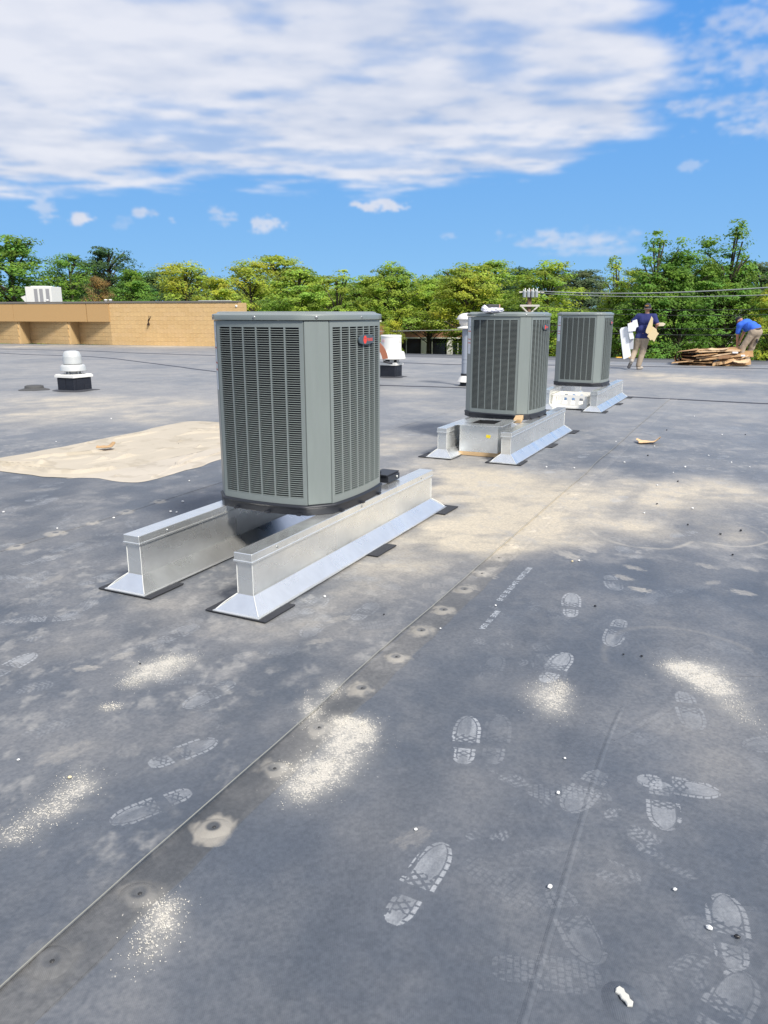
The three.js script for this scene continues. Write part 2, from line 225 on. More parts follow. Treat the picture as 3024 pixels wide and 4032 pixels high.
function soleMask(u, v, st, seed) {          // u 0 heel .. 1 toe, v in half widths; how much of the sole has left dust
  if (u < 0 || u > 1) return 0;
  const nz = noise(u * 9 + seed * 3.1, v * 4 + seed * 7.7), fine = noise(u * 46 + seed, v * 18);
  if (st === 2) { const q = Math.pow((u - 0.5) * 2, 2) + v * v * 1.1; const dr = noise(v * 7 + seed * 3.3, u * 1.6 + seed), tr = noise(u * 14 + seed, v * 6); return sstep(1.05, 0.2, q + (nz - 0.5) * 1.0 + (fine - 0.5) * 0.5) * (0.35 + 0.5 * dr + 0.4 * tr); }
  const w = u < 0.3 ? 0.76 * Math.sqrt(clamp(1 - Math.pow((0.17 - Math.min(u, 0.17)) / 0.18, 2))) : u < 0.42 ? 0.62 : Math.sqrt(clamp(1 - Math.pow((Math.max(u, 0.68) - 0.68) / 0.325, 2)));
  const e = w - Math.abs(v); if (e < 0) return 0;
  const part_ = noise(u * 2.6 + seed * 1.7, v * 1.3 + seed * 5.3), smear = noise(u * 5 + v * 2 + seed * 2.1, v * 9 - u * 2);
  if (st === 1) { const k = (u * 10 + Math.abs(v) * 1.3 + smear * 0.5) % 1, k2 = (v * 2.5 + smear * 0.4 + 50) % 1; return (k < 0.5 && k2 > 0.16 ? 0.85 : 0.12) * sstep(0.46, 0.72, part_ + 0.04) * sstep(0.2, 0.6, nz + 0.1) * 0.8; }
  const keep = lerp(0.45, 1.1, sstep(0.25, 0.55, part_ + 0.08)) * (0.72 + 0.28 * smear);
  if (st === 3) { const a = (u * 15) % 1, b = (v * 3.2 + (Math.floor(u * 15) % 2) * 0.5 + 50) % 1; return (a > 0.25 && b > 0.22 ? 1 : 0) * sstep(0.28, 0.6, nz + 0.1) * 0.8 * keep; }
  if (u > 0.3 && u < 0.43) return 0;
  if (e < 0.24 && u > 0.04) { const k = (u * 11 + (v > 0 ? 0.4 : 0)) % 1; return k < 0.2 || (v < 0 && nz < 0.36) ? 0 : 0.95 * keep; }
  if (e < 0.33 && u > 0.08) return 0.05;
  if (u < 0.3) { if (u < 0.13) return 0.8 * keep * (0.6 + 0.6 * nz); const a = (u * 13 + v * 1.5 + 50) % 1, b = (u * 13 - v * 1.5 + 50) % 1; if (u > 0.265) return 0.75 * keep; return a > 0.3 && b > 0.3 ? 0.85 * keep : 0.03; }
  if (u < 0.58 + (nz - 0.5) * 0.1) { const a = (u * 12 + v * 1.4 + 50) % 1, b = (u * 12 - v * 1.4 + 50) % 1; return a > 0.42 && b > 0.42 ? 0.8 * keep : 0.03; }
  return (0.46 + 0.3 * (((u + v * 0.12) * 60) % 1 > 0.5 ? 1 : 0) * 0.6 + 0.3 * nz) * keep;
}
function paintSheet(W, H, x0, x1, z0, z1, detail) {
  const d = new Uint8Array(W * H * 4), px = Math.abs(x1 - x0) / W, pz = Math.abs(z1 - z0) / H;
  const C = new Float32Array(W * H * 3);
  const ca = Math.cos(A), sa = Math.sin(A);
  for (let j = 0; j < H; j++) for (let i = 0; i < W; i++) {
    const x = lerp(x0, x1, (i + 0.5) / W), z = lerp(z0, z1, (j + 0.5) / H), s = x * sa - z * ca, t = x * ca + z * sa;
    const big = fbm(x * 0.7 + 9, z * 0.7 - 4, 3), mid = fbm(x * 2.6 - 3, z * 2.6 + 8, 4), streak = fbm(s * 1.1 + 7, t * 5.5, 3), grain = fbm(x * 90, z * 90, 2), fine = hash2(Math.floor(x * 800), Math.floor(z * 800));
    let dust = 0;
    const wx = x + (mid - 0.5) * 0.5, wz = z + (big - 0.5) * 0.8;
    for (const b of DUST) { const dx = (wx - b[0]) / b[2], dz = (wz - b[1]) / b[3], q = dx * dx + dz * dz; if (q < 5) dust += b[4] * Math.exp(-q * 0.9); }
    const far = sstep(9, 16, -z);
    dust = dust * (0.36 + 0.7 * mid + 0.4 * (streak - 0.4)) * (0.72 + 0.6 * fbm(x * 3.1 + 5, z * 8.5, 4));
    const heavy = clamp(dust * 1.3 - 0.10);
    // general dusting, heavier left of the seam and farther off; the strip right of the seam close by was swept cleaner
    const leftOf = sstep(-1.45, -1.52, t), beyond = sstep(4.75, 5.3, s + (mid - 0.5) * 0.7 - t * 0.12);
    const clean = sstep(2.6, 1.6, s);
    const tr1 = fbm(x * 5.5 - 4, z * 5.5 + 3, 4), tr2 = fbm(x * 13 + 2, z * 13 - 8, 3);
    const tread = sstep(0.44, 0.64, tr1 * 0.6 + tr2 * 0.4);
    let gen = lerp(0.06, lerp(0.20, 0.26, beyond), Math.max(leftOf * (1 - clean * 0.8), beyond)) * sstep(0.34, 0.66, mid * 0.6 + big * 0.2 + streak * 0.2) * (0.6 + 1.0 * tread);
    const strip = sstep(-1.49, -1.485, t) * sstep(-1.334, -1.341, t + (noise(s * 9, 3) - 0.5) * 0.012);
    if (s < 16) gen += strip * (0.02 + 0.14 * sstep(0.4, 0.7, tr1)) * (1 - 0.45 * clean);
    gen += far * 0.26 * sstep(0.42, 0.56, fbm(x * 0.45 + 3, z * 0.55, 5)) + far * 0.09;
    // scuffs: pale streaks of trodden dust
    const sc = fbm(x * 12 + 11, z * 9 - 2, 4), sc2 = fbm(x * 26, z * 19 + 30, 3);
    const scuff = sstep(0.46, 0.80, sc) * sstep(0.36, 0.66, sc2) * sstep(0.35, 0.6, big * 0.5 + mid * 0.5) * (0.10 + 0.55 * Math.max(leftOf, beyond)) * (1 - far * 0.3);
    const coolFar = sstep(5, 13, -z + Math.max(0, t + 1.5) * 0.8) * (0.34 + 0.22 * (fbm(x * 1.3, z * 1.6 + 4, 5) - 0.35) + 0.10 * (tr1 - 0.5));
    dust = clamp(dust + gen, 0, 1);
    dust *= 0.72 + 0.56 * grain;
    // rings left by dried puddles, and round the plates under the lap
    let ring = 0;
    for (const p of [[1.91, -5.55, 0.36, 0.47], [2.5, -5.52, 0.31, 0.4], [1.413, -3.3, 0.36, 0.42]]) {
      const dx = (x - p[0]) / p[2], dz = (z - p[1]) / p[3], q = Math.sqrt(dx * dx + dz * dz) + (mid - 0.5) * 0.22;
      ring = Math.max(ring, sstep(0.075, 0.0, Math.abs(q - 1)) * (p[1] < -5 ? 0.42 : 0.10) * sstep(0.28, 0.5, mid * 0.7 + sc * 0.3) * (z > p[1] || p[1] > -5 ? 1 : 0.35));
    }
    if (s < 9) for (let k = 0; k < FASTENERS.length; k++) { const f = FASTENERS[k], q = Math.hypot(s - f[0], t - f[1]); if (q < 0.09) ring = Math.max(ring, RINGS[k] * 0.7 * sstep(0.078, 0.04, q + (sc2 - 0.5) * 0.07 + (mid - 0.5) * 0.06) * sstep(0.016, 0.03, q) * 0.8); }
    const tone = 0.86 + 0.16 * big + 0.22 * (streak - 0.5) + 0.26 * (grain - 0.5) + 0.06 * (fine - 0.5);
    let r = 0.073 * tone, g = 0.088 * tone, b = 0.112 * tone;
    const haze = (0.03 + 0.20 * sstep(0.36, 0.70, fbm(x * 2.6 + 31, z * 2.2 - 12, 6))) * (0.5 + 1.0 * grain) * (0.75 + 0.5 * tr2);   // thin chalky film of trodden dust, with its own grain
    const mixc = (k, cr, cg, cb) => { r = lerp(r, cr, k); g = lerp(g, cg, k); b = lerp(b, cb, k); };
    const fv = 0.9 + 0.2 * fine; if (s < 5 && strip > 0) { r *= 1 - 0.12 * strip; g *= 1 - 0.2 * strip; b *= 1 - 0.3 * strip; }
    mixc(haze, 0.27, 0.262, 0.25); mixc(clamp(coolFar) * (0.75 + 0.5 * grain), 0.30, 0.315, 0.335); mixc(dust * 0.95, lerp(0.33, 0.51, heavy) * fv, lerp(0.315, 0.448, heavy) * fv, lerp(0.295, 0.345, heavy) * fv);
    mixc(scuff * (0.55 + 0.5 * grain), 0.34, 0.33, 0.31);
    mixc(ring, 0.47, 0.43, 0.36);
    if (detail) {
      const ink = stamp(s, t); if (ink > 0.3) mixc(0.8 * ink * (sc2 > 0.3 ? 1 : 0.6), 0.46, 0.49, 0.52);
      // spilled pale granules: each grain a few millimetres
      let den = 0; for (const q of SAND) { const dx = (x - q[0]) / q[2], dz = (z - q[1]) / q[3], m = dx * dx + dz * dz; if (m < 7) den += q[4] * Math.exp(-m * 1.05); }
      if (den > 0.01) { den *= 0.55 + 0.9 * fbm(x * 24, z * 24, 2); const gr = noise(x * 300, z * 300) * 0.55 + noise(x * 170 + 8, z * 170) * 0.45; mixc(clamp(den * 0.9) * (0.55 + 0.5 * mid), 0.47, 0.445, 0.39); if (gr > 0.90 - den * 0.44) { const v = 0.74 + 0.34 * fine; mixc(0.8, 0.62 * v, 0.58 * v, 0.50 * v); } }
    }
    const o = (j * W + i) * 3; C[o] = r; C[o + 1] = g; C[o + 2] = b;
  }
  // boot prints
  PRINTS.forEach((f, n) => {
    const p1 = ST(f[0], f[1]), p0 = ST(f[2], f[3]), len = Math.hypot(p1.x - p0.x, p1.z - p0.z), st = f[5];
    const L = st === 2 ? Math.max(len, 0.14) : st === 1 ? Math.max(len, 0.2) : Math.max(len, 0.27), ux = (p1.x - p0.x) / len, uz = (p1.z - p0.z) / len, hw = st === 2 ? Math.max(0.04, L * 0.26) : 0.054;
    const cx = (p0.x + p1.x) / 2, cz = (p0.z + p1.z) / 2, rad = L * 0.62;
    const i0 = Math.max(0, Math.floor((cx - rad - x0) / (x1 - x0) * W)), i1 = Math.min(W - 1, Math.ceil((cx + rad - x0) / (x1 - x0) * W));
    const jA = (cz + rad - z0) / (z1 - z0) * H, jB = (cz - rad - z0) / (z1 - z0) * H, j0 = Math.max(0, Math.floor(Math.min(jA, jB))), j1 = Math.min(H - 1, Math.ceil(Math.max(jA, jB)));
    for (let j = j0; j <= j1; j++) for (let i = i0; i <= i1; i++) {
      const x = lerp(x0, x1, (i + 0.5) / W) - cx, z = lerp(z0, z1, (j + 0.5) / H) - cz;
      const u = (x * ux + z * uz) / L + 0.5, v = (-x * uz + z * ux) / hw;
      if (Math.abs(v) > 1.3) continue;
      const nn = noise((x + cx) * 220, (z + cz) * 220);
      const k = soleMask(u, v, st, n) * f[4] * (0.62 + 0.5 * nn); if (k <= 0.01) continue;
      const o = (j * W + i) * 3, c = st === 2 ? [0.42, 0.39, 0.34] : [0.42, 0.435, 0.45], kk = clamp(k * 0.8);
      for (let m = 0; m < 3; m++) C[o + m] = lerp(C[o + m], c[m], kk);
    }
  });
  for (let p = 0; p < W * H; p++) { for (let m = 0; m < 3; m++) d[p * 4 + m] = toByte(C[p * 3 + m]); d[p * 4 + 3] = 255; }
  const t = new THREE.DataTexture(d, W, H, THREE.RGBAFormat); t.colorSpace = THREE.SRGBColorSpace; t.magFilter = t.minFilter = THREE.LinearFilter; t.needsUpdate = true; return t;
}
const GRAINMAP = dataTex(512, 512, (u, v) => [0.5 * tfbm(u, v, 64, 2, 3) + 0.3 * tfbm(u, v, 8, 3, 9) + 0.2 * (((u * 128) % 1) < 0.5 ? 1 : 0)], false);
function sheetMat(W, H, x0, x1, z0, z1, detail) {
  const bump = GRAINMAP.clone(); bump.repeat.set(Math.abs(x1 - x0) / 0.6, Math.abs(z1 - z0) / 0.6); bump.needsUpdate = true;
  const m = new THREE.MeshStandardMaterial({ map: paintSheet(W, H, x0, x1, z0, z1, detail), roughness: 0.56, bumpMap: bump, bumpScale: 0.0012 });
  m.userData.rect = [x0, x1, z0, z1]; return m;
}
const uvIn = (m, x, z) => { const [x0, x1, z0, z1] = m.userData.rect; return [(x - x0) / (x1 - x0), (z - z0) / (z1 - z0)]; };
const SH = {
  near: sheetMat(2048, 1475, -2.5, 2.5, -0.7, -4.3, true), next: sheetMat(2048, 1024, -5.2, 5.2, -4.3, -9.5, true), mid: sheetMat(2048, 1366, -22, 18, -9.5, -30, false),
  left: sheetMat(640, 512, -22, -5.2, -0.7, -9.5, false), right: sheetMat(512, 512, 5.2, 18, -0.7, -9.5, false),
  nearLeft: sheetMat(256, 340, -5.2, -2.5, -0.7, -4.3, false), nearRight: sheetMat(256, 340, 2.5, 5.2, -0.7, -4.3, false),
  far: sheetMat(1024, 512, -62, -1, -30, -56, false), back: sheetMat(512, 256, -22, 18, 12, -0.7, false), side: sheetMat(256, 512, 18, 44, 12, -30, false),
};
const roof = new THREE.Group(); roof.name = 'roof'; roof.userData.kind = 'structure'; scene.add(roof);
function sheet(m, poly) {
  const tri = THREE.ShapeUtils.triangulateShape(poly.map(p => new THREE.Vector2(p[0], p[1])), []), pos = [], uv = [];
  for (const t of tri) { const a = t.map(k => poly[k]); const cr = (a[1][0] - a[0][0]) * (a[2][1] - a[0][1]) - (a[1][1] - a[0][1]) * (a[2][0] - a[0][0]); if (cr > 0) a.reverse(); for (const q of a) { pos.push(q[0], 0, q[1]); uv.push(...uvIn(m, q[0], q[1])); } }
  struct('roof_membrane', tris(pos, uv), m, roof);
}
const rect = (m) => { const [x0, x1, z0, z1] = m.userData.rect; return [[x0, z0], [x1, z0], [x1, z1], [x0, z1]]; };
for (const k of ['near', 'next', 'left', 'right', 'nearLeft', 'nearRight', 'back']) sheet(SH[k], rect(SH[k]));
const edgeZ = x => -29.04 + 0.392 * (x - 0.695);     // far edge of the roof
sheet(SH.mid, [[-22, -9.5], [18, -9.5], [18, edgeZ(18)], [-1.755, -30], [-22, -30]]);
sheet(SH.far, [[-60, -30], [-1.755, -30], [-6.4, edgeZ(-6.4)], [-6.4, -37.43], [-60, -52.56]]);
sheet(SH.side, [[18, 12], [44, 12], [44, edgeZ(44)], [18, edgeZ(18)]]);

const pickSheet = (x, z) => z > -4.3 ? (Math.abs(x) < 2.5 ? SH.near : x < 0 ? SH.nearLeft : SH.nearRight) : z > -9.5 ? (Math.abs(x) < 5.2 ? SH.next : x < 0 ? SH.left : SH.right) : SH.mid;
// a lap seam: the sheet on one side lies a few millimetres over the other
function lap(t0, s0, s1, wide) {
  const groups = new Map(), prof = t0 < -1 && t0 > -2 ? [[-0.20, 0.0008], [-0.03, 0.0085], [-0.003, 0.0100], [0, 0.0092], [0.0005, 0.0072], [-0.016, 0.0050], [-0.016, 0.0006]] : [[-0.16, 0.0008], [-0.012, 0.0052], [0, 0.0046], [0.002, 0.0008]];
  const bead = [];
  const wob = s => (noise(s * 1.3, t0) - 0.5) * 0.022 + (noise(s * 9, t0 + 4) - 0.5) * 0.003;
  for (let s = s0; s < s1; s += 0.06) {
    const c = ST(s + 0.03, t0), m = pickSheet(c.x, c.z), L = groups.get(m) || { p: [], uv: [] }; groups.set(m, L);
    for (let k = 0; k < prof.length - 1; k++) {
      const q = [[s, k], [s + 0.06, k], [s + 0.06, k + 1], [s, k + 1]].map(([ss, kk]) => ST(ss, t0 + prof[kk][0] + wob(ss), prof[kk][1]));
      for (const id of [0, 2, 1, 0, 3, 2]) { L.p.push(q[id].x, q[id].y, q[id].z); L.uv.push(...uvIn(m, q[id].x, q[id].z)); }
    }
    if (wide) {                              // cover strip right of the seam
      const e = ss => 0.152 + (noise(ss * 5, 8) - 0.5) * 0.008, pf = ss => [[-0.016, 0.0007], [0.012, 0.0012], [0.05, 0.0022], [e(ss) - 0.02, 0.0030], [e(ss), 0.0006]];
      for (let k = 0; k < 4; k++) { const q = [[s, k], [s + 0.06, k], [s + 0.06, k + 1], [s, k + 1]].map(([ss, kk]) => { const f = pf(ss)[kk]; return ST(ss, t0 + f[0], f[1]); }); for (const id of [0, 2, 1, 0, 3, 2]) { L.p.push(q[id].x, q[id].y, q[id].z); L.uv.push(...uvIn(m, q[id].x, q[id].z)); } }
    }
    const b = ST(s, t0 + wob(s) - 0.0035, 0.0098); bead.push([b.x, b.y, b.z]);
  }
  for (const [m, L] of groups) struct('lap_seam', tris(L.p, L.uv), m, roof);
  return bead;
}
const sealMat = std([0.24, 0.24, 0.21], 0.6);
struct('seam_sealant', tube(lap(-1.49, 0.4, 15.4, true), 0.0021, 500, 5), sealMat, roof);
lap(-4.54, 0.6, 15.4, false); lap(1.56, 0.4, 15.4, false);
const seamMat = std([0.045, 0.05, 0.065], 0.55), pale = std([0.3, 0.3, 0.3], 0.7);
function crossSeam(pts, w = 0.05) {          // distant seams running across the roof, slightly wavy ridges
  const c = new THREE.CatmullRomCurve3(pts.map(p => V(p[0], 0, p[1]))), n = 90;
  const g = grid(3, n, (u, v) => { const p = c.getPoint(v), h = [0.0008, 0.016, 0.016, 0.0008][Math.round(u * 3)], o = (u - 0.5) * w * 2; const wv = (noise(v * 40, pts[0][0]) - 0.5) * 0.06; const d = c.getTangent(v); return [p.x - d.z * (o + wv), h, p.z + d.x * (o + wv)]; });
  struct('cross_seam', g, seamMat, roof);
}
crossSeam([[-15.37 - 8, -31.4 - 3.5], [-15.37, -31.38], [-13.79, -30.33], [-10.69, -28.74], [-7.62, -25.26], [-4.67, -21.46], [-3.2, -19.6]]);
crossSeam([[-25, -39.6], [-17.12, -35.0], [-13.51, -33.7], [-9.81, -31.38], [-6.43, -29.67], [-3.9, -28.74]]);
crossSeam([[-3.5, -18.9], [-0.05, -17.31], [1.66, -16.76], [4.62, -14.97], [6.84, -13.73], [9.5, -12.4], [14, -10.3]], 0.035);
crossSeam([[-3.2, -26.9], [0.65, -25.26], [2.2, -24.4], [4.6, -24.2], [7.04, -23.72], [11.09, -22.53], [16, -20.6]], 0.04);
// plates and screws under the lap, showing as low dished bumps
FASTENERS.forEach((f, k) => {
  const c = ST(f[0], f[1]), m = pickSheet(c.x, c.z), prof = [[0, 0.0045], [0.012, 0.0052], [0.019, 0.0085], [0.028, 0.0092], [0.040, 0.0055], [0.056, -0.0012]];
  const g = grid(20, prof.length - 1, (u, v) => { const q = prof[Math.round(v * (prof.length - 1))], a = u * 2 * Math.PI, r = q[0] * (1 + 0.08 * Math.sin(a * 2 + k)); return [c.x + Math.cos(a) * r, q[1] + (k < 19 ? 0.0022 : 0.001), c.z + Math.sin(a) * r]; }, q => uvIn(m, q[0], q[2]));
  struct('fastener_plate', g, m, roof);
  if (k < 12) struct('screw_head', lathe([[0, 0.0078], [0.004, 0.0076], [0.006, 0.006], [0.0062, 0.004]], 10).translate(c.x + 0.003, 0.002, c.z), std([0.05, 0.05, 0.05], 0.5, { metalness: 0.4 }), roof);
});
// the patch of chipped pale sealant at the lower right
{ const c = ST(1.571, -0.128), sh = new THREE.Shape(); [[-0.012, 0.05], [0.006, 0.056], [0.016, 0.04], [0.012, 0.022], [0.02, 0.006], [0.014, -0.012], [0.02, -0.03], [0.008, -0.045], [-0.008, -0.04], [-0.006, -0.018], [-0.014, 0.0], [-0.012, 0.02], [-0.022, 0.036]].forEach((p, i) => i ? sh.lineTo(p[0] * 0.52, p[1] * 0.52) : sh.moveTo(p[0] * 0.52, p[1] * 0.52));
  const g = new THREE.ExtrudeGeometry(sh, { depth: 0.004, bevelEnabled: true, bevelSize: 0.002, bevelThickness: 0.002, bevelSegments: 1 }).rotateX(-Math.PI / 2).rotateY(0.25).translate(c.x, 0.0105, c.z);
  struct('sealant_blob', g, std([0.55, 0.54, 0.49], 0.85), roof); }
// folds standing a few millimetres proud in the sheet
function fold(pts, h, w) { const c = new THREE.CatmullRomCurve3(pts.map(p => ST(p[0], p[1]))); const m0 = c.getPoint(0.5), m = pickSheet(m0.x, m0.z); struct('membrane_fold', grid(6, 60, (u, v) => { const p = c.getPoint(v), d = c.getTangent(v), k = Math.cos((u - 0.5) * Math.PI), o = (u - 0.5) * w, e = Math.min(1, v * 8, (1 - v) * 8); return [p.x - d.z * o, 0.0006 + h * k * k * e, p.z + d.x * o]; }, q => uvIn(m, q[0], q[2])), m, roof); }
fold([[1.0, -0.32], [1.6, -0.335], [2.2, -0.36], [2.75, -0.372], [3.1, -0.36]], 0.0032, 0.022);
fold([[2.75, -0.37], [3.1, -0.2], [3.45, -0.12], [3.6, 0.15]], 0.002, 0.05);
// low raised edge along the far side
{ const p0 = V(-6.6, 0, edgeZ(-6.6)), p1 = V(44, 0, edgeZ(44)), len = p0.distanceTo(p1), rot = -Math.atan2(p1.z - p0.z, p1.x - p0.x), mid = p0.clone().add(p1).multiplyScalar(0.5);
  const prof = new THREE.Shape(); [[0.22, 0], [0.05, 0.075], [0.05, 0.1], [-0.12, 0.1], [-0.12, -0.3], [-0.07, -0.3], [-0.07, -0.001]].forEach((p, i) => i ? prof.lineTo(...p) : prof.moveTo(...p));
  struct('roof_edge', new THREE.ExtrudeGeometry(prof, { depth: len, bevelEnabled: false }).rotateY(Math.PI / 2).rotateY(Math.PI).translate(len / 2, 0, 0).rotateY(rot).translate(mid.x, 0.001, mid.z), std([0.12, 0.125, 0.135], 0.6), roof);
  struct('outer_wall', box(len, 5, 0.3, 0, -2.8, 0.05).rotateY(rot).translate(mid.x, 0, mid.z), std([0.35, 0.24, 0.13], 0.9), roof); }
// the ground far below
struct('ground', grid(8, 8, (u, v) => [lerp(-400, 400, u), -5, lerp(60, -700, v)]), std([0.075, 0.085, 0.055], 0.95));

// ---------------------------------------------------------------- materials for the equipment
const PAINTTEX = dataTex(256, 256, (u, v) => { const k = 0.95 + 0.1 * tfbm(u, v, 6, 4, 21) - 0.02; return [0.203 * k, 0.230 * k, 0.217 * k]; }, true);
const orange = dataTex(256, 256, (u, v) => [tfbm(u, v, 40, 2, 5)], false);
const M = {
  paint: new THREE.MeshPhysicalMaterial({ map: PAINTTEX, roughness: 0.42, bumpMap: orange, bumpScale: 0.0002, clearcoat: 0.25, clearcoatRoughness: 0.3 }),
  lid: new THREE.MeshPhysicalMaterial({ map: PAINTTEX, roughness: 0.36, clearcoat: 0.4, clearcoatRoughness: 0.25 }),
  pan: std([0.018, 0.02, 0.026], 0.45), coil: std([0.006, 0.007, 0.018], 0.6, { metalness: 0.2 }), dark: std([0.02, 0.02, 0.022], 0.6),
  screw: std([0.35, 0.36, 0.35], 0.35, { metalness: 0.7 }), white: std([0.78, 0.78, 0.76], 0.5), rubber: std([0.028, 0.03, 0.036], 0.75, { bumpMap: orange, bumpScale: 0.001 }),
  wood: null, red: std([0.75, 0.07, 0.03], 0.45), plaque: std([0.07, 0.085, 0.095], 0.4),
};
const GALV = dataTex(512, 512, (u, v) => { const sp = tfbm(u, v, 24, 3, 31), st = tfbm(u, v, 5, 4, 44); const k = 0.88 + 0.08 * (sp - 0.5) + 0.20 * (st - 0.5); return [k * 0.99, k, k * 0.975]; }, true);
const GALVR = dataTex(512, 512, (u, v) => [0.17 + 0.20 * tfbm(u, v, 7, 3, 52)], false);
M.galv = new THREE.MeshStandardMaterial({ map: GALV, roughnessMap: GALVR, roughness: 1, metalness: 0.84 });
M.seal = std([0.66, 0.66, 0.63], 0.55);
{ const wt = dataTex(256, 256, (u, v) => { const n = tfbm(u, v, 4, 4, 61), l = Math.sin((v * 22 + n * 5) * 6.28) * 0.5 + 0.5; const k = 0.85 + 0.25 * n - 0.12 * l; return [0.60 * k, 0.41 * k, 0.22 * k]; }, true); M.wood = new THREE.MeshStandardMaterial({ map: wt, roughness: 0.8 }); }

// ---------------------------------------------------------------- condenser units
// plan: four gently bowed faces of half chord HC at distance HW, corners cut off; local +z is the near face, +x the right one
const HC = 0.32, HW = 0.43, SAG = 0.031;
function facePt(k, u, off = 0) {            // k: 0 near(+z) 1 right(+x) 2 back 3 left ; u from -HC to HC ; off outwards
  const z = HW + SAG * (1 - (u / HC) ** 2), sl = -2 * SAG * u / (HC * HC), l = Math.hypot(1, sl);
  const x0 = u - off * sl / l * 1, z0 = z + off / l, a = k * Math.PI / 2;
  return [x0 * Math.cos(a) + z0 * Math.sin(a), -x0 * Math.sin(a) + z0 * Math.cos(a)];
}
function outline(off, seg = 10) { const p = []; for (let k = 0; k < 4; k++) for (let i = 0; i <= seg; i++) p.push(facePt(k, lerp(-HC, HC, i / seg), off)); return p; }
// order of the outline: along +x on the near face, then on round through the right face and so on
function loft(rings, seg = 10) { const n = (seg + 1) * 4; return grid(n, rings.length - 1, (u, v) => { const r = rings[Math.round(v * (rings.length - 1))], o = outline(r[0], seg), i = Math.round(u * n) % n; return [o[i][0] * (r[2] ?? 1), r[1], o[i][1] * (r[2] ?? 1)]; }); }
function curvedBar(k, u0, u1, y0, y1, dep, seg, front = 0) {     // a flat bar following the bowed face
  const P = [];
  for (let i = 0; i < seg; i++) {
    const a = lerp(u0, u1, i / seg), b = lerp(u0, u1, (i + 1) / seg), A0 = facePt(k, a, front), B0 = facePt(k, b, front), A1 = facePt(k, a, front - dep), B1 = facePt(k, b, front - dep);
    P.push([[A0[0], y0, A0[1]], [B0[0], y0, B0[1]], [B0[0], y1, B0[1]], [A0[0], y1, A0[1]]], [[A0[0], y1, A0[1]], [B0[0], y1, B0[1]], [B1[0], y1, B1[1]], [A1[0], y1, A1[1]]], [[A1[0], y0, A1[1]], [B1[0], y0, B1[1]], [B0[0], y0, B0[1]], [A0[0], y0, A0[1]]]);
    if (i === 0) P.push([[A1[0], y0, A1[1]], [A0[0], y0, A0[1]], [A0[0], y1, A0[1]], [A1[0], y1, A1[1]]]);
    if (i === seg - 1) P.push([[B0[0], y0, B0[1]], [B1[0], y0, B1[1]], [B1[0], y1, B1[1]], [B0[0], y1, B0[1]]]);
  }
  return quads(P);
}
const Y0 = 0.066, Y1 = 1.196, LY0 = 0.112, LY1 = 1.158, ROWS = 76;
function stickerTex() {
  const c = document.createElement('canvas'); c.width = 128; c.height = 512; const g = c.getContext('2d'), r = rng(5);
  g.fillStyle = '#dfe3e6'; g.fillRect(0, 0, 128, 512); g.fillStyle = '#9aa0a8';
  for (let y = 16; y < 172; y += 9) g.fillRect(12, y, 40 + r() * 64, 3);
  g.fillStyle = '#5a6068'; g.fillRect(70, 120, 30, 26); g.fillStyle = '#aab0b6'; g.fillRect(0, 178, 128, 3);
  for (const y of [186, 300, 352]) { g.fillStyle = '#d9694a'; g.fillRect(0, y, 128, 13); g.fillStyle = '#40302c'; g.fillRect(42, y + 3, 44, 7); }
  g.fillStyle = '#a6abb1'; for (let y = 206; y < 500; y += 9) { if ((y > 290 && y < 318) || (y > 342 && y < 370)) continue; g.fillRect(14, y, 50 + r() * 50, 3); }
  const t = new THREE.CanvasTexture(c); t.colorSpace = THREE.SRGBColorSpace; return t;
}
function badgeTex() {
  const c = document.createElement('canvas'); c.width = 256; c.height = 80; const g = c.getContext('2d');
  g.fillStyle = '#46525a'; g.fillRect(0, 0, 256, 80); g.fillStyle = '#ef3b22'; g.beginPath(); g.ellipse(96, 40, 25, 29, 0, 0, 6.3); g.fill();
  g.strokeStyle = '#46525a'; g.lineWidth = 3; g.beginPath(); g.moveTo(78, 30); g.lineTo(114, 30); g.moveTo(96, 30); g.lineTo(96, 66); g.stroke();
  g.fillStyle = '#ef3b22'; g.font = 'bold 30px sans-serif'; g.textBaseline = 'middle'; g.fillText('TRANE', 126, 41, 92);
  const t = new THREE.CanvasTexture(c); t.colorSpace = THREE.SRGBColorSpace; return t;
}
const stickerMat = new THREE.MeshStandardMaterial({ map: stickerTex(), roughness: 0.45 }), badgeMat = new THREE.MeshStandardMaterial({ map: badgeTex(), roughness: 0.4 });
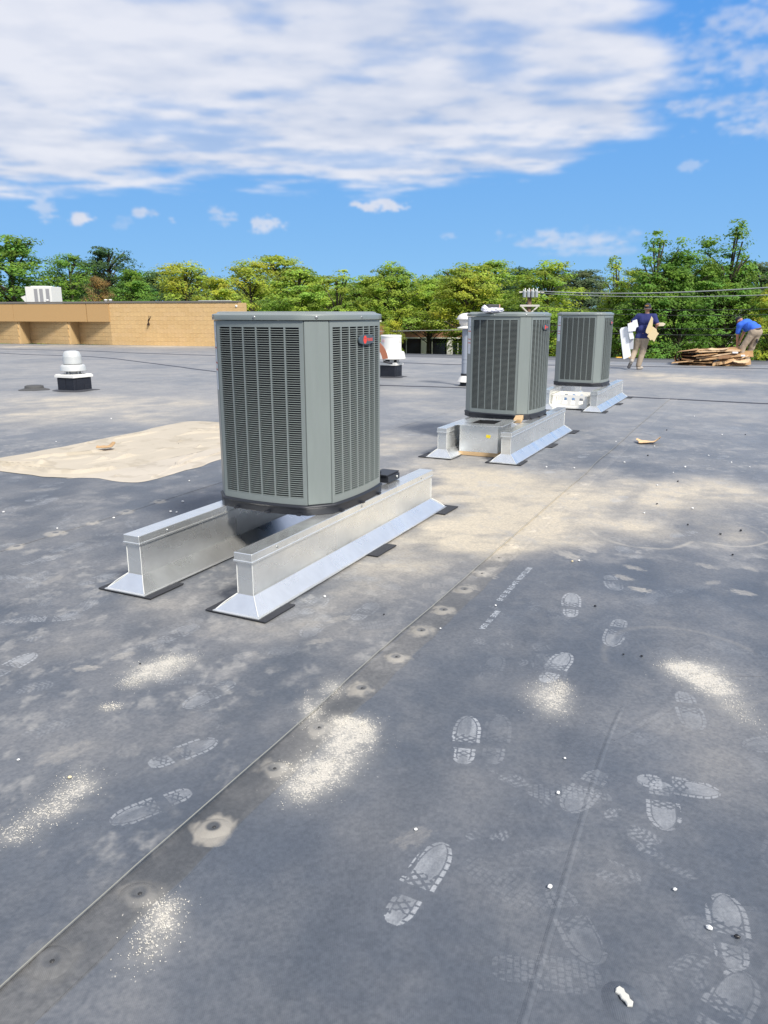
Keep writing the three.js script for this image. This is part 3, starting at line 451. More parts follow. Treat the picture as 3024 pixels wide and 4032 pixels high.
function makeUnit() {
  const u = thing('condenser_unit', '', 'air conditioner');
  // base pan with a lip and small feet
  part('base_pan', [loft([[-0.05, 0.004], [0.006, 0.0], [0.010, 0.004], [0.010, 0.044], [0.016, 0.048], [0.016, 0.060], [0.004, 0.066], [-0.06, 0.066]]), ...[[-0.2, 0], [0.05, 0], [0.27, 0], [-0.25, 1], [-0.02, 1], [0.24, 1]].map(([a, k]) => { const p = facePt(k, a, 0.016); return rbox(0.03, 0.012, 0.03, p[0], 0.008, p[1], 0.003, 1); })], M.pan, u);
  part('coil', [loft([[-0.045, Y0], [-0.045, Y1]])], M.coil, u);
  for (let k = 0; k < 4; k++) {
    const n = k % 2 ? 7 : 6, m = 0.028, gap = 0.0115, cw = (2 * (HC - m) - gap * (n - 1)) / n;
    const bars = [curvedBar(k, -HC + 0.002, HC - 0.002, LY1, Y1, 0.014, 10), curvedBar(k, -HC + 0.002, HC - 0.002, Y0, LY0, 0.014, 10), curvedBar(k, -HC + 0.002, -HC + m, LY0, LY1, 0.014, 1), curvedBar(k, HC - m, HC - 0.002, LY0, LY1, 0.014, 1)];
    for (let c = 1; c < n; c++) { const a = -HC + m + c * (cw + gap) - gap; bars.push(curvedBar(k, a, a + gap, LY0, LY1, 0.014, 1, -0.0005)); }
    const panel = part('louver_panel', bars, M.paint, u);
    const P = [], pitch = (LY1 - LY0) / ROWS;
    for (let c = 0; c < n; c++) { const a0 = -HC + m + c * (cw + gap), a1 = a0 + cw;
      for (let r = 0; r < ROWS; r++) { const y = LY0 + r * pitch; const pr = [[0.32, -0.012], [0.18, -0.004], [0.06, 0.0012], [-0.04, 0.0018], [-0.08, -0.002]];
        for (let q = 0; q < pr.length - 1; q++) for (let h = 0; h < 2; h++) { const ua = lerp(a0, a1, h / 2), ub = lerp(a0, a1, (h + 1) / 2); const f = (uu, i) => { const p = facePt(k, uu, pr[i][1]); return [p[0], y + pr[i][0] * pitch, p[1]]; }; P.push([f(ua, q + 1), f(ub, q + 1), f(ub, q), f(ua, q)]); } } }
    const lv = part('louver', quads(P), M.paint, panel); lv.userData.kind = 'stuff';
    // corner panel between this face and the next, with softened edges
    const c0 = facePt(k, HC, -0.001), c1 = facePt((k + 1) % 4, -HC, -0.001), dx = c1[0] - c0[0], dz = c1[1] - c0[1], L = Math.hypot(dx, dz), cx = (c0[0] + c1[0]) / 2, cz = (c0[1] + c1[1]) / 2, ang = Math.atan2(-dz, dx);
    const corner = part('corner_panel', rbox(L - 0.004, Y1 - Y0, 0.02, 0, (Y0 + Y1) / 2, -0.008, 0.006, 3).rotateY(ang).translate(cx, 0, cz), M.paint, u);
    if (k === 3) part('label', grid(1, 1, (a, b) => { const w = 0.094, q = (a - 0.5) * w + 0.004; return [q * Math.cos(ang) + 0.0026 * Math.sin(ang) + cx, lerp(0.76, 1.186, b), -q * Math.sin(ang) + 0.0026 * Math.cos(ang) + cz]; }), stickerMat, corner, 'white printed label with red bands');
    const s1 = facePt(k, 0, 0.012), nrm = k * Math.PI / 2, sc = (x, z, a) => lathe([[0, 0.004], [0.004, 0.0038], [0.0085, 0.002], [0.0105, -0.001]], 12).rotateX(Math.PI / 2).rotateY(a).translate(x, 1.2165, z);
    part('screw', sc(s1[0], s1[1], nrm), M.screw, u); part('screw', sc(cx + 0.0125 * Math.sin(ang), cz + 0.0125 * Math.cos(ang), ang), M.screw, u);
  }
  part('top_cover', loft([[-0.02, 1.199], [0.010, 1.199], [0.0115, 1.202], [0.0115, 1.228], [0.009, 1.233], [-0.004, 1.236], [-0.022, 1.2395], [-0.03, 1.2475], [-0.05, 1.2505], [-0.08, 1.249]]), M.lid, u);
  part('top_panel', [grid(44, 3, (a, b) => { const o = outline(-0.08), i = Math.round(a * 44) % 44, an = Math.atan2(o[i][1], o[i][0]), r = lerp(Math.hypot(...o[i]), 0.31, b); return [Math.cos(an) * r, lerp(1.249, 1.238, b), Math.sin(an) * r]; })], M.lid, u);
  const guard = []; for (let i = 1; i < 13; i++) guard.push(new THREE.TorusGeometry(0.024 * i + 0.01, 0.0025, 4, 40).rotateX(Math.PI / 2).translate(0, 1.238, 0)); for (let i = 0; i < 8; i++) guard.push(box(0.62, 0.004, 0.005, 0, 1.2365, 0).rotateY(i * Math.PI / 8));
  part('fan_guard', guard, M.lid, u);
  part('fan_well', lathe([[0, 0.95], [0.31, 0.95], [0.315, 1.232]], 40), M.dark, u);
  const blades = []; for (let i = 0; i < 3; i++) blades.push(box(0.25, 0.005, 0.13, 0.15, 0, 0).rotateX(0.4).rotateY(i * 2.094).translate(0, 1.12, 0)); blades.push(new THREE.CylinderGeometry(0.06, 0.06, 0.14, 20).translate(0, 1.1, 0));
  part('fan', blades, M.pan, u);
  // oval badge on the right face
  const bp = facePt(1, 0.062, 0.006), bs = -2 * SAG * 0.062 / (HC * HC), ba = Math.PI / 2 - Math.atan(bs);
  const sh = new THREE.Shape(), bw = 0.106, bh = 0.031; sh.moveTo(-bw + 0.01, -bh * 0.55); sh.quadraticCurveTo(0, -bh * 1.35, bw - 0.01, -bh * 0.55); sh.quadraticCurveTo(bw + 0.006, 0, bw - 0.01, bh * 0.55); sh.quadraticCurveTo(0, bh * 1.35, -bw + 0.01, bh * 0.55); sh.quadraticCurveTo(-bw - 0.006, 0, -bw + 0.01, -bh * 0.55);
  const bg = new THREE.ExtrudeGeometry(sh, { depth: 0.006, bevelEnabled: true, bevelSize: 0.003, bevelThickness: 0.003, bevelSegments: 2, curveSegments: 16 });
  { const p = bg.attributes.position, t = bg.attributes.uv; for (let i = 0; i < p.count; i++) t.setXY(i, p.getX(i) / 0.225 + 0.5, p.getY(i) / 0.07 + 0.5); }
  part('badge', bg.rotateY(ba).translate(bp[0], 1.075, bp[1]), badgeMat, u);
  return u;
}
const unit1 = makeUnit(); unit1.userData.label = 'large grey green condenser unit nearest the camera on galvanized rails'; unit1.userData.group = 'condenser units on rails';
unit1.position.copy(ST(4.487, -2.8, 0.3355)); unit1.rotation.y = -A; unit1.scale.z = 1.08;
const unit2 = copyOf(unit1, 'middle grey green condenser unit with crumpled bag lying on its top', null, ST(9.37, -2.835, 0.3355), -A - 6 * D2R); unit2.scale.set(0.955, 1, 0.955);
const unit3 = copyOf(unit1, 'farthest grey green condenser unit, above the white plastic crate', null, ST(14.05, -2.87, 0.3355), -A - 4 * D2R); unit3.scale.set(0.945, 1, 0.945);
// black bracket standing behind the nearest unit
{ const b = thing('pipe_bracket', 'black folded metal bracket behind the nearest unit above its right rail', 'bracket', null, ST(5.18, -2.50, 0.3355), -A);
  part('plate', [rbox(0.16, 0.05, 0.2, 0, 0.03, 0, 0.006), rbox(0.14, 0.012, 0.22, 0, 0.062, 0, 0.004)], M.pan, b); part('clip', [box(0.02, 0.05, 0.05, -0.04, 0.09, 0.05), box(0.05, 0.016, 0.02, -0.02, 0.08, 0.08)], M.pan, b); part('bolt', lathe([[0, 0.012], [0.008, 0.01], [0.01, 0]], 10).rotateZ(-Math.PI / 2).translate(0.081, 0.035, -0.04), M.screw, b); }

// ---------------------------------------------------------------- galvanized support rails and their rubber pads
const RL = 2.71;
function galvUV(g) { const p = g.attributes.position, n = g.attributes.normal, t = new Float32Array(p.count * 2); for (let i = 0; i < p.count; i++) { const x = p.getX(i), y = p.getY(i), z = p.getZ(i), ax = Math.abs(n.getX(i)), ay = Math.abs(n.getY(i)), az = Math.abs(n.getZ(i)); t[i * 2] = (az > ax && az > ay ? x : z) / 0.9; t[i * 2 + 1] = (ay > ax && ay > az ? x : y) / 0.9; } g.setAttribute('uv', new THREE.BufferAttribute(t, 2)); return g; }
function frustumSkirt(w0, l0, y0, w1, l1, y1) { const a = [[-w0, y0, l0], [w0, y0, l0], [w0, y0, -l0], [-w0, y0, -l0]], b = [[-w1, y1, l1], [w1, y1, l1], [w1, y1, -l1], [-w1, y1, -l1]]; return [0, 1, 2, 3].map(i => [a[i], a[(i + 1) % 4], b[(i + 1) % 4], b[i]]); }
function makeRail() {                          // local z runs along the rail, near end at +z
  const r = thing('support_rail', '', 'rail'), l = RL / 2, w = 0.152;
  part('web', galvUV(merge([rbox(0.1, 0.24, RL - 0.2, 0, 0.185, 0, 0.004, 2)])), M.galv, r);
  part('flare', galvUV(quads([...frustumSkirt(w, l, 0.012, w, l, 0.017), ...frustumSkirt(w, l, 0.017, w - 0.012, l - 0.012, 0.021), ...frustumSkirt(w - 0.012, l - 0.012, 0.021, 0.0525, l - 0.098, 0.096), ...frustumSkirt(0.0525, l - 0.098, 0.096, 0.0525, l - 0.098, 0.103), [[-w, 0.012, l], [-w, 0.012, -l], [w, 0.012, -l], [w, 0.012, l]]])), M.galv, r);
  part('cap', galvUV(merge([rbox(0.118, 0.048, RL - 0.178, 0, 0.311, 0, 0.004, 2), rbox(0.126, 0.012, RL - 0.170, 0, 0.287, 0, 0.003, 1)])), M.galv, r);
  const sl = []; for (const e of [1, -1]) for (const q of [1, -1]) { sl.push(tube([[q * 0.0505, 0.1, e * (l - 0.0995)], [q * 0.0512, 0.2, e * (l - 0.1)], [q * 0.0505, 0.28, e * (l - 0.0995)]], 0.0028, 10, 5), tube([[q * 0.053, 0.098, e * (l - 0.099)], [q * 0.1, 0.06, e * (l - 0.05)], [q * (w - 0.014), 0.022, e * (l - 0.014)]], 0.0026, 8, 5)); }
  for (const g of sl) part('corner_sealant', g, M.seal, r);
  for (const z of [l - 0.33, 0, -(l - 0.33)]) for (const q of [1, -1]) part('bolt', lathe([[0, 0.006], [0.005, 0.0055], [0.0085, 0.001], [0.0085, 0]], 8).rotateZ(-q * Math.PI / 2).translate(q * 0.059, 0.313, z), M.screw, r);
  return r;
}
function makePad() { const p = thing('rubber_pad', '', 'pad'); part('mat', [rbox(0.40, 0.0085, 0.285, 0, 0.00475, 0, 0.003, 1)], M.rubber, p); return p; }
const rail0 = makeRail(), pad0 = makePad(); let railUsed = false, padUsed = false;
const WHO = ['nearest unit', 'middle unit', 'farthest unit'], ENDS = ['near end', 'middle', 'far end'];
[[3.11, 5.82], [7.855, 10.56], [12.74, 15.48]].forEach(([s0], i) => [[-2.388, 'right'], [-3.172, 'left']].forEach(([t, side]) => {
  const label = `galvanized support rail with flared foot under the ${side} side of the ${WHO[i]}`;
  const at = ST(s0 + RL / 2, t + (i === 1 && side === 'left' ? 0.045 : i === 2 ? -0.02 : 0), 0);
  if (!railUsed) { railUsed = true; rail0.position.copy(at); rail0.rotation.y = -A; rail0.userData.label = label; rail0.userData.group = 'support rails under the units'; } else copyOf(rail0, label, null, at, -A);
  [0.14, RL * 0.52, RL - 0.075].forEach((d, k) => {
    const pl = `black rubber pad under the ${ENDS[k]} of the ${side} rail of the ${WHO[i]}`, pp = ST(s0 + d, t + (k === 0 ? 0.0 : 0.03), 0.0035), rt = -A + (hash2(i * 7 + k, side.length) - 0.5) * 0.06;
    if (!padUsed) { padUsed = true; pad0.position.copy(pp); pad0.rotation.y = rt; pad0.userData.label = pl; pad0.userData.group = 'rubber pads under the rails'; } else copyOf(pad0, pl, null, pp, rt);
  });
}));

// ---------------------------------------------------------------- sheet metal box on a wood frame before the middle unit
{ const b = thing('duct_box', 'square galvanized duct box with open flanged top between the rails of the middle unit', 'duct', null, ST(8.47, -2.79, 0), -A + 0.02);
  part('wood_base', [rbox(0.46, 0.045, 0.05, 0, 0.0265, 0.245, 0.003, 1), rbox(0.46, 0.045, 0.05, 0, 0.0265, -0.245, 0.003, 1), rbox(0.05, 0.045, 0.44, 0.205, 0.0265, 0, 0.003, 1), rbox(0.05, 0.045, 0.44, -0.205, 0.0265, 0, 0.003, 1)], M.wood, b, 'raw wood base frame');
  part('wall', galvUV(merge([box(0.45, 0.3, 0.004, 0, 0.2, 0.268), box(0.45, 0.3, 0.004, 0, 0.2, -0.268), box(0.004, 0.3, 0.532, 0.223, 0.2, 0), box(0.004, 0.3, 0.532, -0.223, 0.2, 0)])), M.galv, b);
  const sh = new THREE.Shape(); [[-0.27, -0.31], [0.27, -0.31], [0.285, -0.29], [0.285, 0.30], [-0.285, 0.30], [-0.285, -0.29]].forEach((p, i) => i ? sh.lineTo(...p) : sh.moveTo(...p)); const ho = new THREE.Path(); [[-0.14, -0.14], [-0.14, 0.2], [0.14, 0.2], [0.14, -0.14]].forEach((p, i) => i ? ho.lineTo(...p) : ho.moveTo(...p)); sh.holes.push(ho);
  part('flange', galvUV(new THREE.ExtrudeGeometry(sh, { depth: 0.004, bevelEnabled: true, bevelSize: 0.001, bevelThickness: 0.001, bevelSegments: 1 }).rotateX(-Math.PI / 2).rotateZ(0.012).translate(0, 0.353, 0)), M.galv, b);
  part('inner_duct', [box(0.28, 0.12, 0.003, 0, 0.29, 0.142), box(0.28, 0.12, 0.003, 0, 0.29, -0.202), box(0.003, 0.12, 0.34, 0.142, 0.29, -0.03), box(0.003, 0.12, 0.34, -0.142, 0.29, -0.03), box(0.3, 0.003, 0.36, 0, 0.23, -0.03)], M.dark, b);
  part('sticker', rbox(0.05, 0.034, 0.002, 0.11, 0.2, 0.2712, 0.0008, 1).rotateZ(-0.12).translate(-0.02, 0.05, 0), std([0.8, 0.62, 0.02], 0.5), b, 'small yellow sticker'); }
// a cardboard or wood scrap wedged behind the duct box
solo('wood_block', [rbox(0.09, 0.05, 0.2, 0, 0.025, 0, 0.004, 1).rotateX(0.12).rotateY(-A + 0.15).translate(...ST(8.86, -2.52, 0.336).toArray())], M.wood, 'small raw wood block on the right rail in front of the middle unit', 'wood block');

// ---------------------------------------------------------------- white plastic crate between the rails of the farthest unit
{ const c = thing('plastic_crate', 'white plastic tray crate with cut-out sides between the farthest rails', 'crate', null, ST(13.3, -2.835, 0.0), -A);
  const mat = std([0.80, 0.78, 0.72], 0.45), W = 0.58, D = 0.62, yb = 0.035, yt = 0.225;
  part('tray', [rbox(W, 0.02, D, 0, yb + 0.01, 0, 0.005), rbox(W + 0.01, 0.03, 0.02, 0, yb, D / 2, 0.004), rbox(W + 0.01, 0.03, 0.02, 0, yb, -D / 2, 0.004), rbox(0.02, 0.03, D, W / 2, yb, 0, 0.004), rbox(0.02, 0.03, D, -W / 2, yb, 0, 0.004)], mat, c);
  for (const [ang, w, d] of [[0, W, D], [Math.PI, W, D], [Math.PI / 2, D, W], [-Math.PI / 2, D, W]]) {
    const sh = new THREE.Shape(), ho = w / 2 + 0.012; sh.moveTo(-w / 2, 0); sh.lineTo(w / 2, 0); sh.lineTo(w / 2 - 0.004, yt - yb - 0.03); sh.lineTo(ho, yt - yb - 0.012); sh.lineTo(ho, yt - yb); sh.lineTo(-ho, yt - yb); sh.lineTo(-ho, yt - yb - 0.012); sh.lineTo(-w / 2 + 0.004, yt - yb - 0.03); sh.lineTo(-w / 2, 0);
    for (let i = 0; i < 4; i++) { const a = -w / 2 + 0.045 + i * (w - 0.05) / 4, b = a + (w - 0.05) / 4 - 0.055, h = new THREE.Path(); h.moveTo(a, 0.035); h.lineTo(a + 0.012, 0.14); h.quadraticCurveTo((a + b) / 2, 0.155, b - 0.012, 0.14); h.lineTo(b, 0.035); h.lineTo(a, 0.035); sh.holes.push(h); }
    part('side', new THREE.ExtrudeGeometry(sh, { depth: 0.012, bevelEnabled: false, curveSegments: 4 }).translate(0, yb + 0.02, d / 2 - 0.016).rotateY(ang), mat, c);
  }
  for (const x of [-1, 1]) for (const z of [-1, 1]) part('foot', rbox(0.05, 0.03, 0.05, x * (W / 2 - 0.05), 0.015, z * (D / 2 - 0.05), 0.005), mat, c); }

// ---------------------------------------------------------------- roof vents
const alu = std([0.60, 0.61, 0.59], 0.42, { metalness: 0.3 }), paintWhite = std([0.74, 0.73, 0.69], 0.5), curbBlack = new THREE.MeshStandardMaterial({ color: rgb(0.010, 0.012, 0.020), roughness: 0.5, bumpMap: orange, bumpScale: 0.004 });
function curb(w, h, parent, tilt = 0) {        // membrane-wrapped curb with overlapping sheets and a trodden flashing apron
  part('curb', [rbox(w, h, w, 0, h / 2, 0, 0.012), rbox(w * 0.36, h * 0.94, 0.006, -w * 0.18, h * 0.47, w / 2 + 0.003, 0.002, 1), rbox(0.006, h * 0.9, w * 0.3, w / 2 + 0.003, h * 0.48, w * 0.2, 0.002, 1), rbox(0.006, h * 0.5, w * 0.26, w / 2 + 0.003, h * 0.25, -w * 0.2, 0.002, 1)], curbBlack, parent);
  part('flashing', grid(32, 2, (u, v) => { const a = u * 2 * Math.PI, sq = 1 / Math.max(Math.abs(Math.cos(a)), Math.abs(Math.sin(a))), r = lerp(w * 0.49, w * 0.80 + 0.03 * Math.sin(a * 5), v) * lerp(sq, Math.min(sq, 1.25), v); return [Math.cos(a) * r, lerp(0.028, 0.004, v > 0.4 ? 1 : v * 2.5), Math.sin(a) * r]; }), std([0.055, 0.057, 0.065], 0.7), parent);
}
{ const v = thing('roof_vent', 'domed aluminium roof fan on a black square curb at left', 'vent', null, ST(11.80, -12.9, 0), -A);
  v.scale.set(0.89, 1, 0.89);
  curb(0.53, 0.27, v);
  part('base_flange', [rbox(0.6, 0.05, 0.6, 0, 0.303, 0, 0.003, 1), rbox(0.56, 0.02, 0.56, 0, 0.334, 0, 0.003, 1)], paintWhite, v);
  part('neck', lathe([[0.17, 0.34], [0.17, 0.42]], 28), std([0.3, 0.3, 0.3], 0.45, { metalness: 0.5 }), v);
  for (let i = 0; i < 6; i++) part('strut', box(0.02, 0.08, 0.012, 0, 0.38, 0.2).rotateY(i * Math.PI / 3 + 0.3), alu, v);
  part('lower_bell', lathe([[0.21, 0.41], [0.292, 0.405], [0.295, 0.418], [0.284, 0.45], [0.278, 0.49], [0.262, 0.52], [0.235, 0.535], [0.2, 0.54]], 48), alu, v);
  part('band', lathe([[0.19, 0.532], [0.205, 0.535], [0.205, 0.552], [0.19, 0.555]], 40), M.pan, v);
  part('dome', lathe([[0.203, 0.548], [0.212, 0.552], [0.208, 0.6], [0.203, 0.68], [0.206, 0.70], [0.200, 0.706], [0.196, 0.722], [0.180, 0.775], [0.150, 0.803], [0.1, 0.816], [0, 0.82]], 48), alu, v);
}
{ const v = thing('mushroom_vent', 'white drum shaped roof fan on a black curb behind the nearest unit', 'vent', null, ST(17.83, -8.43, 0), -A);
  curb(0.42, 0.30, v);
  part('base_flange', [rbox(0.47, 0.07, 0.47, 0, 0.335, 0, 0.003, 1)], paintWhite, v);
  part('neck', [lathe([[0.15, 0.36], [0.15, 0.46]], 20)], M.dark, v);
  for (let i = 0; i < 4; i++) part('strut', box(0.1, 0.09, 0.02, 0, 0.415, 0.18).rotateY(i * Math.PI / 2 + 0.55), paintWhite, v);
  part('bell', lathe([[0.25, 0.44], [0.365, 0.45], [0.37, 0.465], [0.35, 0.54], [0.335, 0.615], [0.315, 0.635], [0.25, 0.64]], 44), paintWhite, v);
  const d = part('drum', lathe([[0.268, 0.63], [0.268, 0.655], [0.262, 0.66], [0.258, 0.985], [0.266, 0.99], [0.267, 1.025], [0.25, 1.036], [0, 1.045]], 44), paintWhite, v);
  for (const y of [0.87, 0.9, 0.93]) part('louver', rbox(0.012, 0.012, 0.09, 0.262, y, 0, 0.004, 1).rotateY(-0.15), paintWhite, d);
  part('label', rbox(0.1, 0.07, 0.004, 0, 0.9, 0.262, 0.001, 1).rotateY(-0.42), std([0.75, 0.5, 0.5], 0.5), d, 'faded pink label');
}
{ const v = thing('gooseneck_hood', 'rust brown curved exhaust hood showing past the right edge of the nearest unit', 'vent hood', null, V(-0.33, 0, -17.0), 0.0);
  const mat = std([0.30, 0.11, 0.06], 0.7), th = i => lerp(Math.PI * 0.98, 0.16, i);
  part('hood', [grid(16, 1, (u, w) => { const a = th(u); return [Math.cos(a) * 0.42, 0.55 + Math.sin(a) * 0.48, lerp(0.24, -0.24, w)]; }), grid(16, 1, (u, w) => { const a = th(u); return [Math.cos(a) * lerp(0.42, 0.30, w), 0.55 + Math.sin(a) * lerp(0.48, 0.36, w), 0.24]; }), grid(16, 1, (u, w) => { const a = th(u); return [Math.cos(a) * lerp(0.42, 0.30, w), 0.55 + Math.sin(a) * lerp(0.48, 0.36, w), -0.24]; })], mat, v);
  part('inner_throat', [grid(12, 1, (u, w) => { const a = th(u); return [Math.cos(a) * 0.2, 0.52 + Math.sin(a) * 0.26, lerp(0.22, -0.22, w)]; }), box(0.5, 0.52, 0.44, -0.2, 0.27, 0)], std([0.4, 0.41, 0.42], 0.5, { metalness: 0.4 }), v);
  part('mouth', [box(0.2, 0.02, 0.44, 0.3, 0.6, 0).rotateZ(-0.2)], M.dark, v);
}
{ const v = thing('flue_pipe', 'grey flue pipe with white rain cap rising behind the left edge of the middle unit', 'flue', null, ST(16.36, -5.9, 0), -A);
  const gp = std([0.34, 0.37, 0.42], 0.5, { metalness: 0.25 }), cap = std([0.72, 0.70, 0.66], 0.5);
  part('boot', lathe([[0.165, 0], [0.15, 0.01], [0.125, 0.03], [0.12, 0.1], [0.1, 0.11]], 28), curbBlack, v);
  part('storm_collar', lathe([[0.185, 0.085], [0.19, 0.098], [0.13, 0.195], [0.105, 0.225]], 32), cap, v);
  part('clamp_band', lathe([[0.098, 0.222], [0.11, 0.225], [0.112, 0.268], [0.098, 0.272]], 28), M.pan, v);
  part('pipe', lathe([[0.095, 0.1], [0.095, 0.5], [0.1, 0.505], [0.1, 0.52], [0.095, 0.525], [0.095, 0.58], [0.1, 0.585], [0.1, 0.6], [0.095, 0.605], [0.095, 1.26]], 28), gp, v);
  part('skirt', lathe([[0.1, 1.235], [0.222, 1.245], [0.222, 1.252], [0.15, 1.29], [0.12, 1.33]], 36), cap, v);
  part('collar', lathe([[0.12, 1.31], [0.165, 1.335], [0.172, 1.39], [0.175, 1.43]], 30), cap, v);
  part('rain_cap', lathe([[0.12, 1.425], [0.222, 1.432], [0.226, 1.442], [0.205, 1.49], [0.165, 1.535], [0.1, 1.562], [0, 1.572]], 36), cap, v);
}
{ const v = thing('roof_stub', 'low round dark capped stub on the roof left of the domed fan', 'roof cap', null, V(-7.4, 0.004, -16.4));
  const m = std([0.075, 0.075, 0.075], 0.8);
  part('cap', lathe([[0.19, 0.03], [0.185, 0.075], [0.15, 0.088], [0, 0.092]], 28), m, v);
  part('skirt', grid(40, 3, (u, w) => { const a = u * 2 * Math.PI, k = 1 + 0.1 * Math.sin(a * 3 + 1) + 0.06 * Math.sin(a * 7); const r = [0.17, 0.2, 0.25 * k, 0.31 * k][Math.round(w * 3)]; return [Math.cos(a) * r, [0.05, 0.028, 0.012, 0.0][Math.round(w * 3)], Math.sin(a) * r]; }), m, v); }

// ---------------------------------------------------------------- canvas drop cloth with folds, and scraps
{ const clothTex = dataTex(512, 512, (u, v) => { const n = tfbm(u, v, 5, 5, 71), w = (((u * 128) % 1) < 0.5 ? 1 : 0.96), st = sstep(0.56, 0.7, tfbm(u, v, 9, 4, 73)); const k = (0.9 + 0.16 * (n - 0.5)) * w; return [0.52 * k * (1 - st * 0.14), 0.46 * k * (1 - st * 0.15), 0.365 * k * (1 - st * 0.17)]; }, true);
  const mat = new THREE.MeshStandardMaterial({ map: clothTex, roughness: 0.92 }), mat2 = new THREE.MeshStandardMaterial({ map: clothTex, roughness: 0.92, color: rgb(1.05, 1.06, 1.1) });
  function cloth(poly, base, seed, ridges) {   // poly: two opposite edges sampled; sheet between them with folds
    const [e0, e1] = poly, c0 = new THREE.CatmullRomCurve3(e0.map(p => V(p[0], 0, p[1]))), c1 = new THREE.CatmullRomCurve3(e1.map(p => V(p[0], 0, p[1])));
    return grid(170, 130, (u, v) => { const a = c0.getPointAt(u), b = c1.getPointAt(u), p = a.lerp(b, v); let h = base + 0.006 * fbm(p.x * 6 + seed, p.z * 6, 3);
      for (const [u0, v0, u1, v1, w, k] of ridges) { const dx = u1 - u0, dy = v1 - v0, t = clamp(((u - u0) * dx + (v - v0) * dy) / (dx * dx + dy * dy)), q = Math.hypot(u - u0 - t * dx + (fbm(u * 5 + seed, v * 5, 2) - 0.5) * 0.08, v - v0 - t * dy + (fbm(u * 6, v * 4 + seed, 2) - 0.5) * 0.06); h += k * 1.9 * Math.exp(-q * q / (w * w * 0.6)); }
      const ed = Math.min(u, v, 1 - u, 1 - v); h = lerp(base * 0.6, h, sstep(0, 0.05, ed)); return [p.x + (fbm(p.z * 4, seed, 2) - 0.5) * 0.06, h, p.z + (fbm(p.x * 5, seed + 3, 2) - 0.5) * 0.06]; }, q => [q[0] / 1.6, q[2] / 1.6]);
  }
  const t = thing('drop_cloth', 'wrinkled beige canvas drop cloth spread on the roof left of the nearest unit', 'drop cloth');
  part('cloth', cloth([[[-4.75, -8.05], [-4.2, -7.85], [-3.7, -7.62], [-3.1, -7.42], [-2.75, -7.8], [-2.3, -8.6], [-1.75, -9.6]], [[-4.9, -7.9], [-4.4, -8.3], [-3.9, -9.25], [-3.4, -10.35], [-2.89, -11.5], [-2.5, -11.4], [-2.0, -11.2]]], 0.008, 2, [[0.02, 0.55, 0.5, 0.42, 0.006, 0.016], [0.5, 0.42, 0.97, 0.3, 0.006, 0.014], [0.35, 0.72, 0.9, 0.6, 0.005, 0.014], [0.08, 0.18, 0.2, 0.5, 0.007, 0.016], [0.12, 0.5, 0.22, 0.12, 0.006, 0.014], [0.6, 0.2, 0.98, 0.08, 0.006, 0.014], [0.0, 0.3, 1, 0.2, 0.012, 0.022], [0.1, 0.6, 0.95, 0.5, 0.01, 0.02], [0.25, 0.1, 0.4, 0.9, 0.016, 0.014], [0.15, 0.2, 0.5, 0.05, 0.014, 0.022], [0.5, 0.85, 0.98, 0.7, 0.009, 0.018], [0.3, 0.4, 0.8, 0.12, 0.009, 0.02], [0.05, 0.5, 0.3, 0.35, 0.03, 0.018]]), mat, t);
  part('lower_layer', cloth([[[-3.12, -7.38], [-2.85, -7.4], [-2.35, -7.22], [-2.05, -7.8], [-1.7, -8.7]], [[-3.0, -7.6], [-2.8, -7.8], [-2.5, -8.3], [-2.1, -9.0], [-1.8, -9.7]]], 0.004, 9, [[0.2, 0.3, 0.95, 0.5, 0.016, 0.014], [0.4, 0.1, 0.6, 0.9, 0.014, 0.01]]), mat2, t, 'paler lower layer of the cloth');
}
const CARD = dataTex(256, 256, (u, v) => { const n = tfbm(u, v, 6, 4, 81); const k = 0.85 + 0.3 * n + (((v * 90) % 1) < 0.5 ? 0.02 : -0.02); return [0.50 * k, 0.32 * k, 0.16 * k]; }, true);
const cardMat = new THREE.MeshStandardMaterial({ map: CARD, roughness: 0.85 }), cardPale = new THREE.MeshStandardMaterial({ map: CARD, roughness: 0.85, color: rgb(1.35, 1.45, 1.6) });
function bentCard(w, d, lift, seed) {         // a torn piece: nearly flat, one edge curled up, ragged outline
  const m = y => grid(12, 8, (u, v) => [(u - 0.5) * w * (1 + 0.12 * Math.sin(v * 5 + seed)), y + lift * 0.25 * noise(u * 3 + seed, v * 3) + lift * 1.6 * Math.pow(clamp((u - 0.72) / 0.28), 1.4) + lift * 0.7 * clamp((0.2 - u) / 0.2) * v, -(v - 0.5) * d * (1 - 0.2 * Math.sin(u * 6 + seed) + 0.08 * Math.sin(u * 17))]);
  return [m(0.016), m(0.011)];
}
solo('cardboard_scrap', merge(bentCard(0.2, 0.13, 0.03, 1)).rotateY(0.5).translate(-3.28, 0.035, -8.95), cardMat, 'torn brown cardboard scrap lying on the beige drop cloth', 'cardboard');
solo('cardboard_scrap', merge(bentCard(0.26, 0.16, 0.035, 4)).rotateY(-0.3).translate(3.29, 0.004, -9.48), cardPale, 'curled tan cardboard scrap alone on the roof at right', 'cardboard');
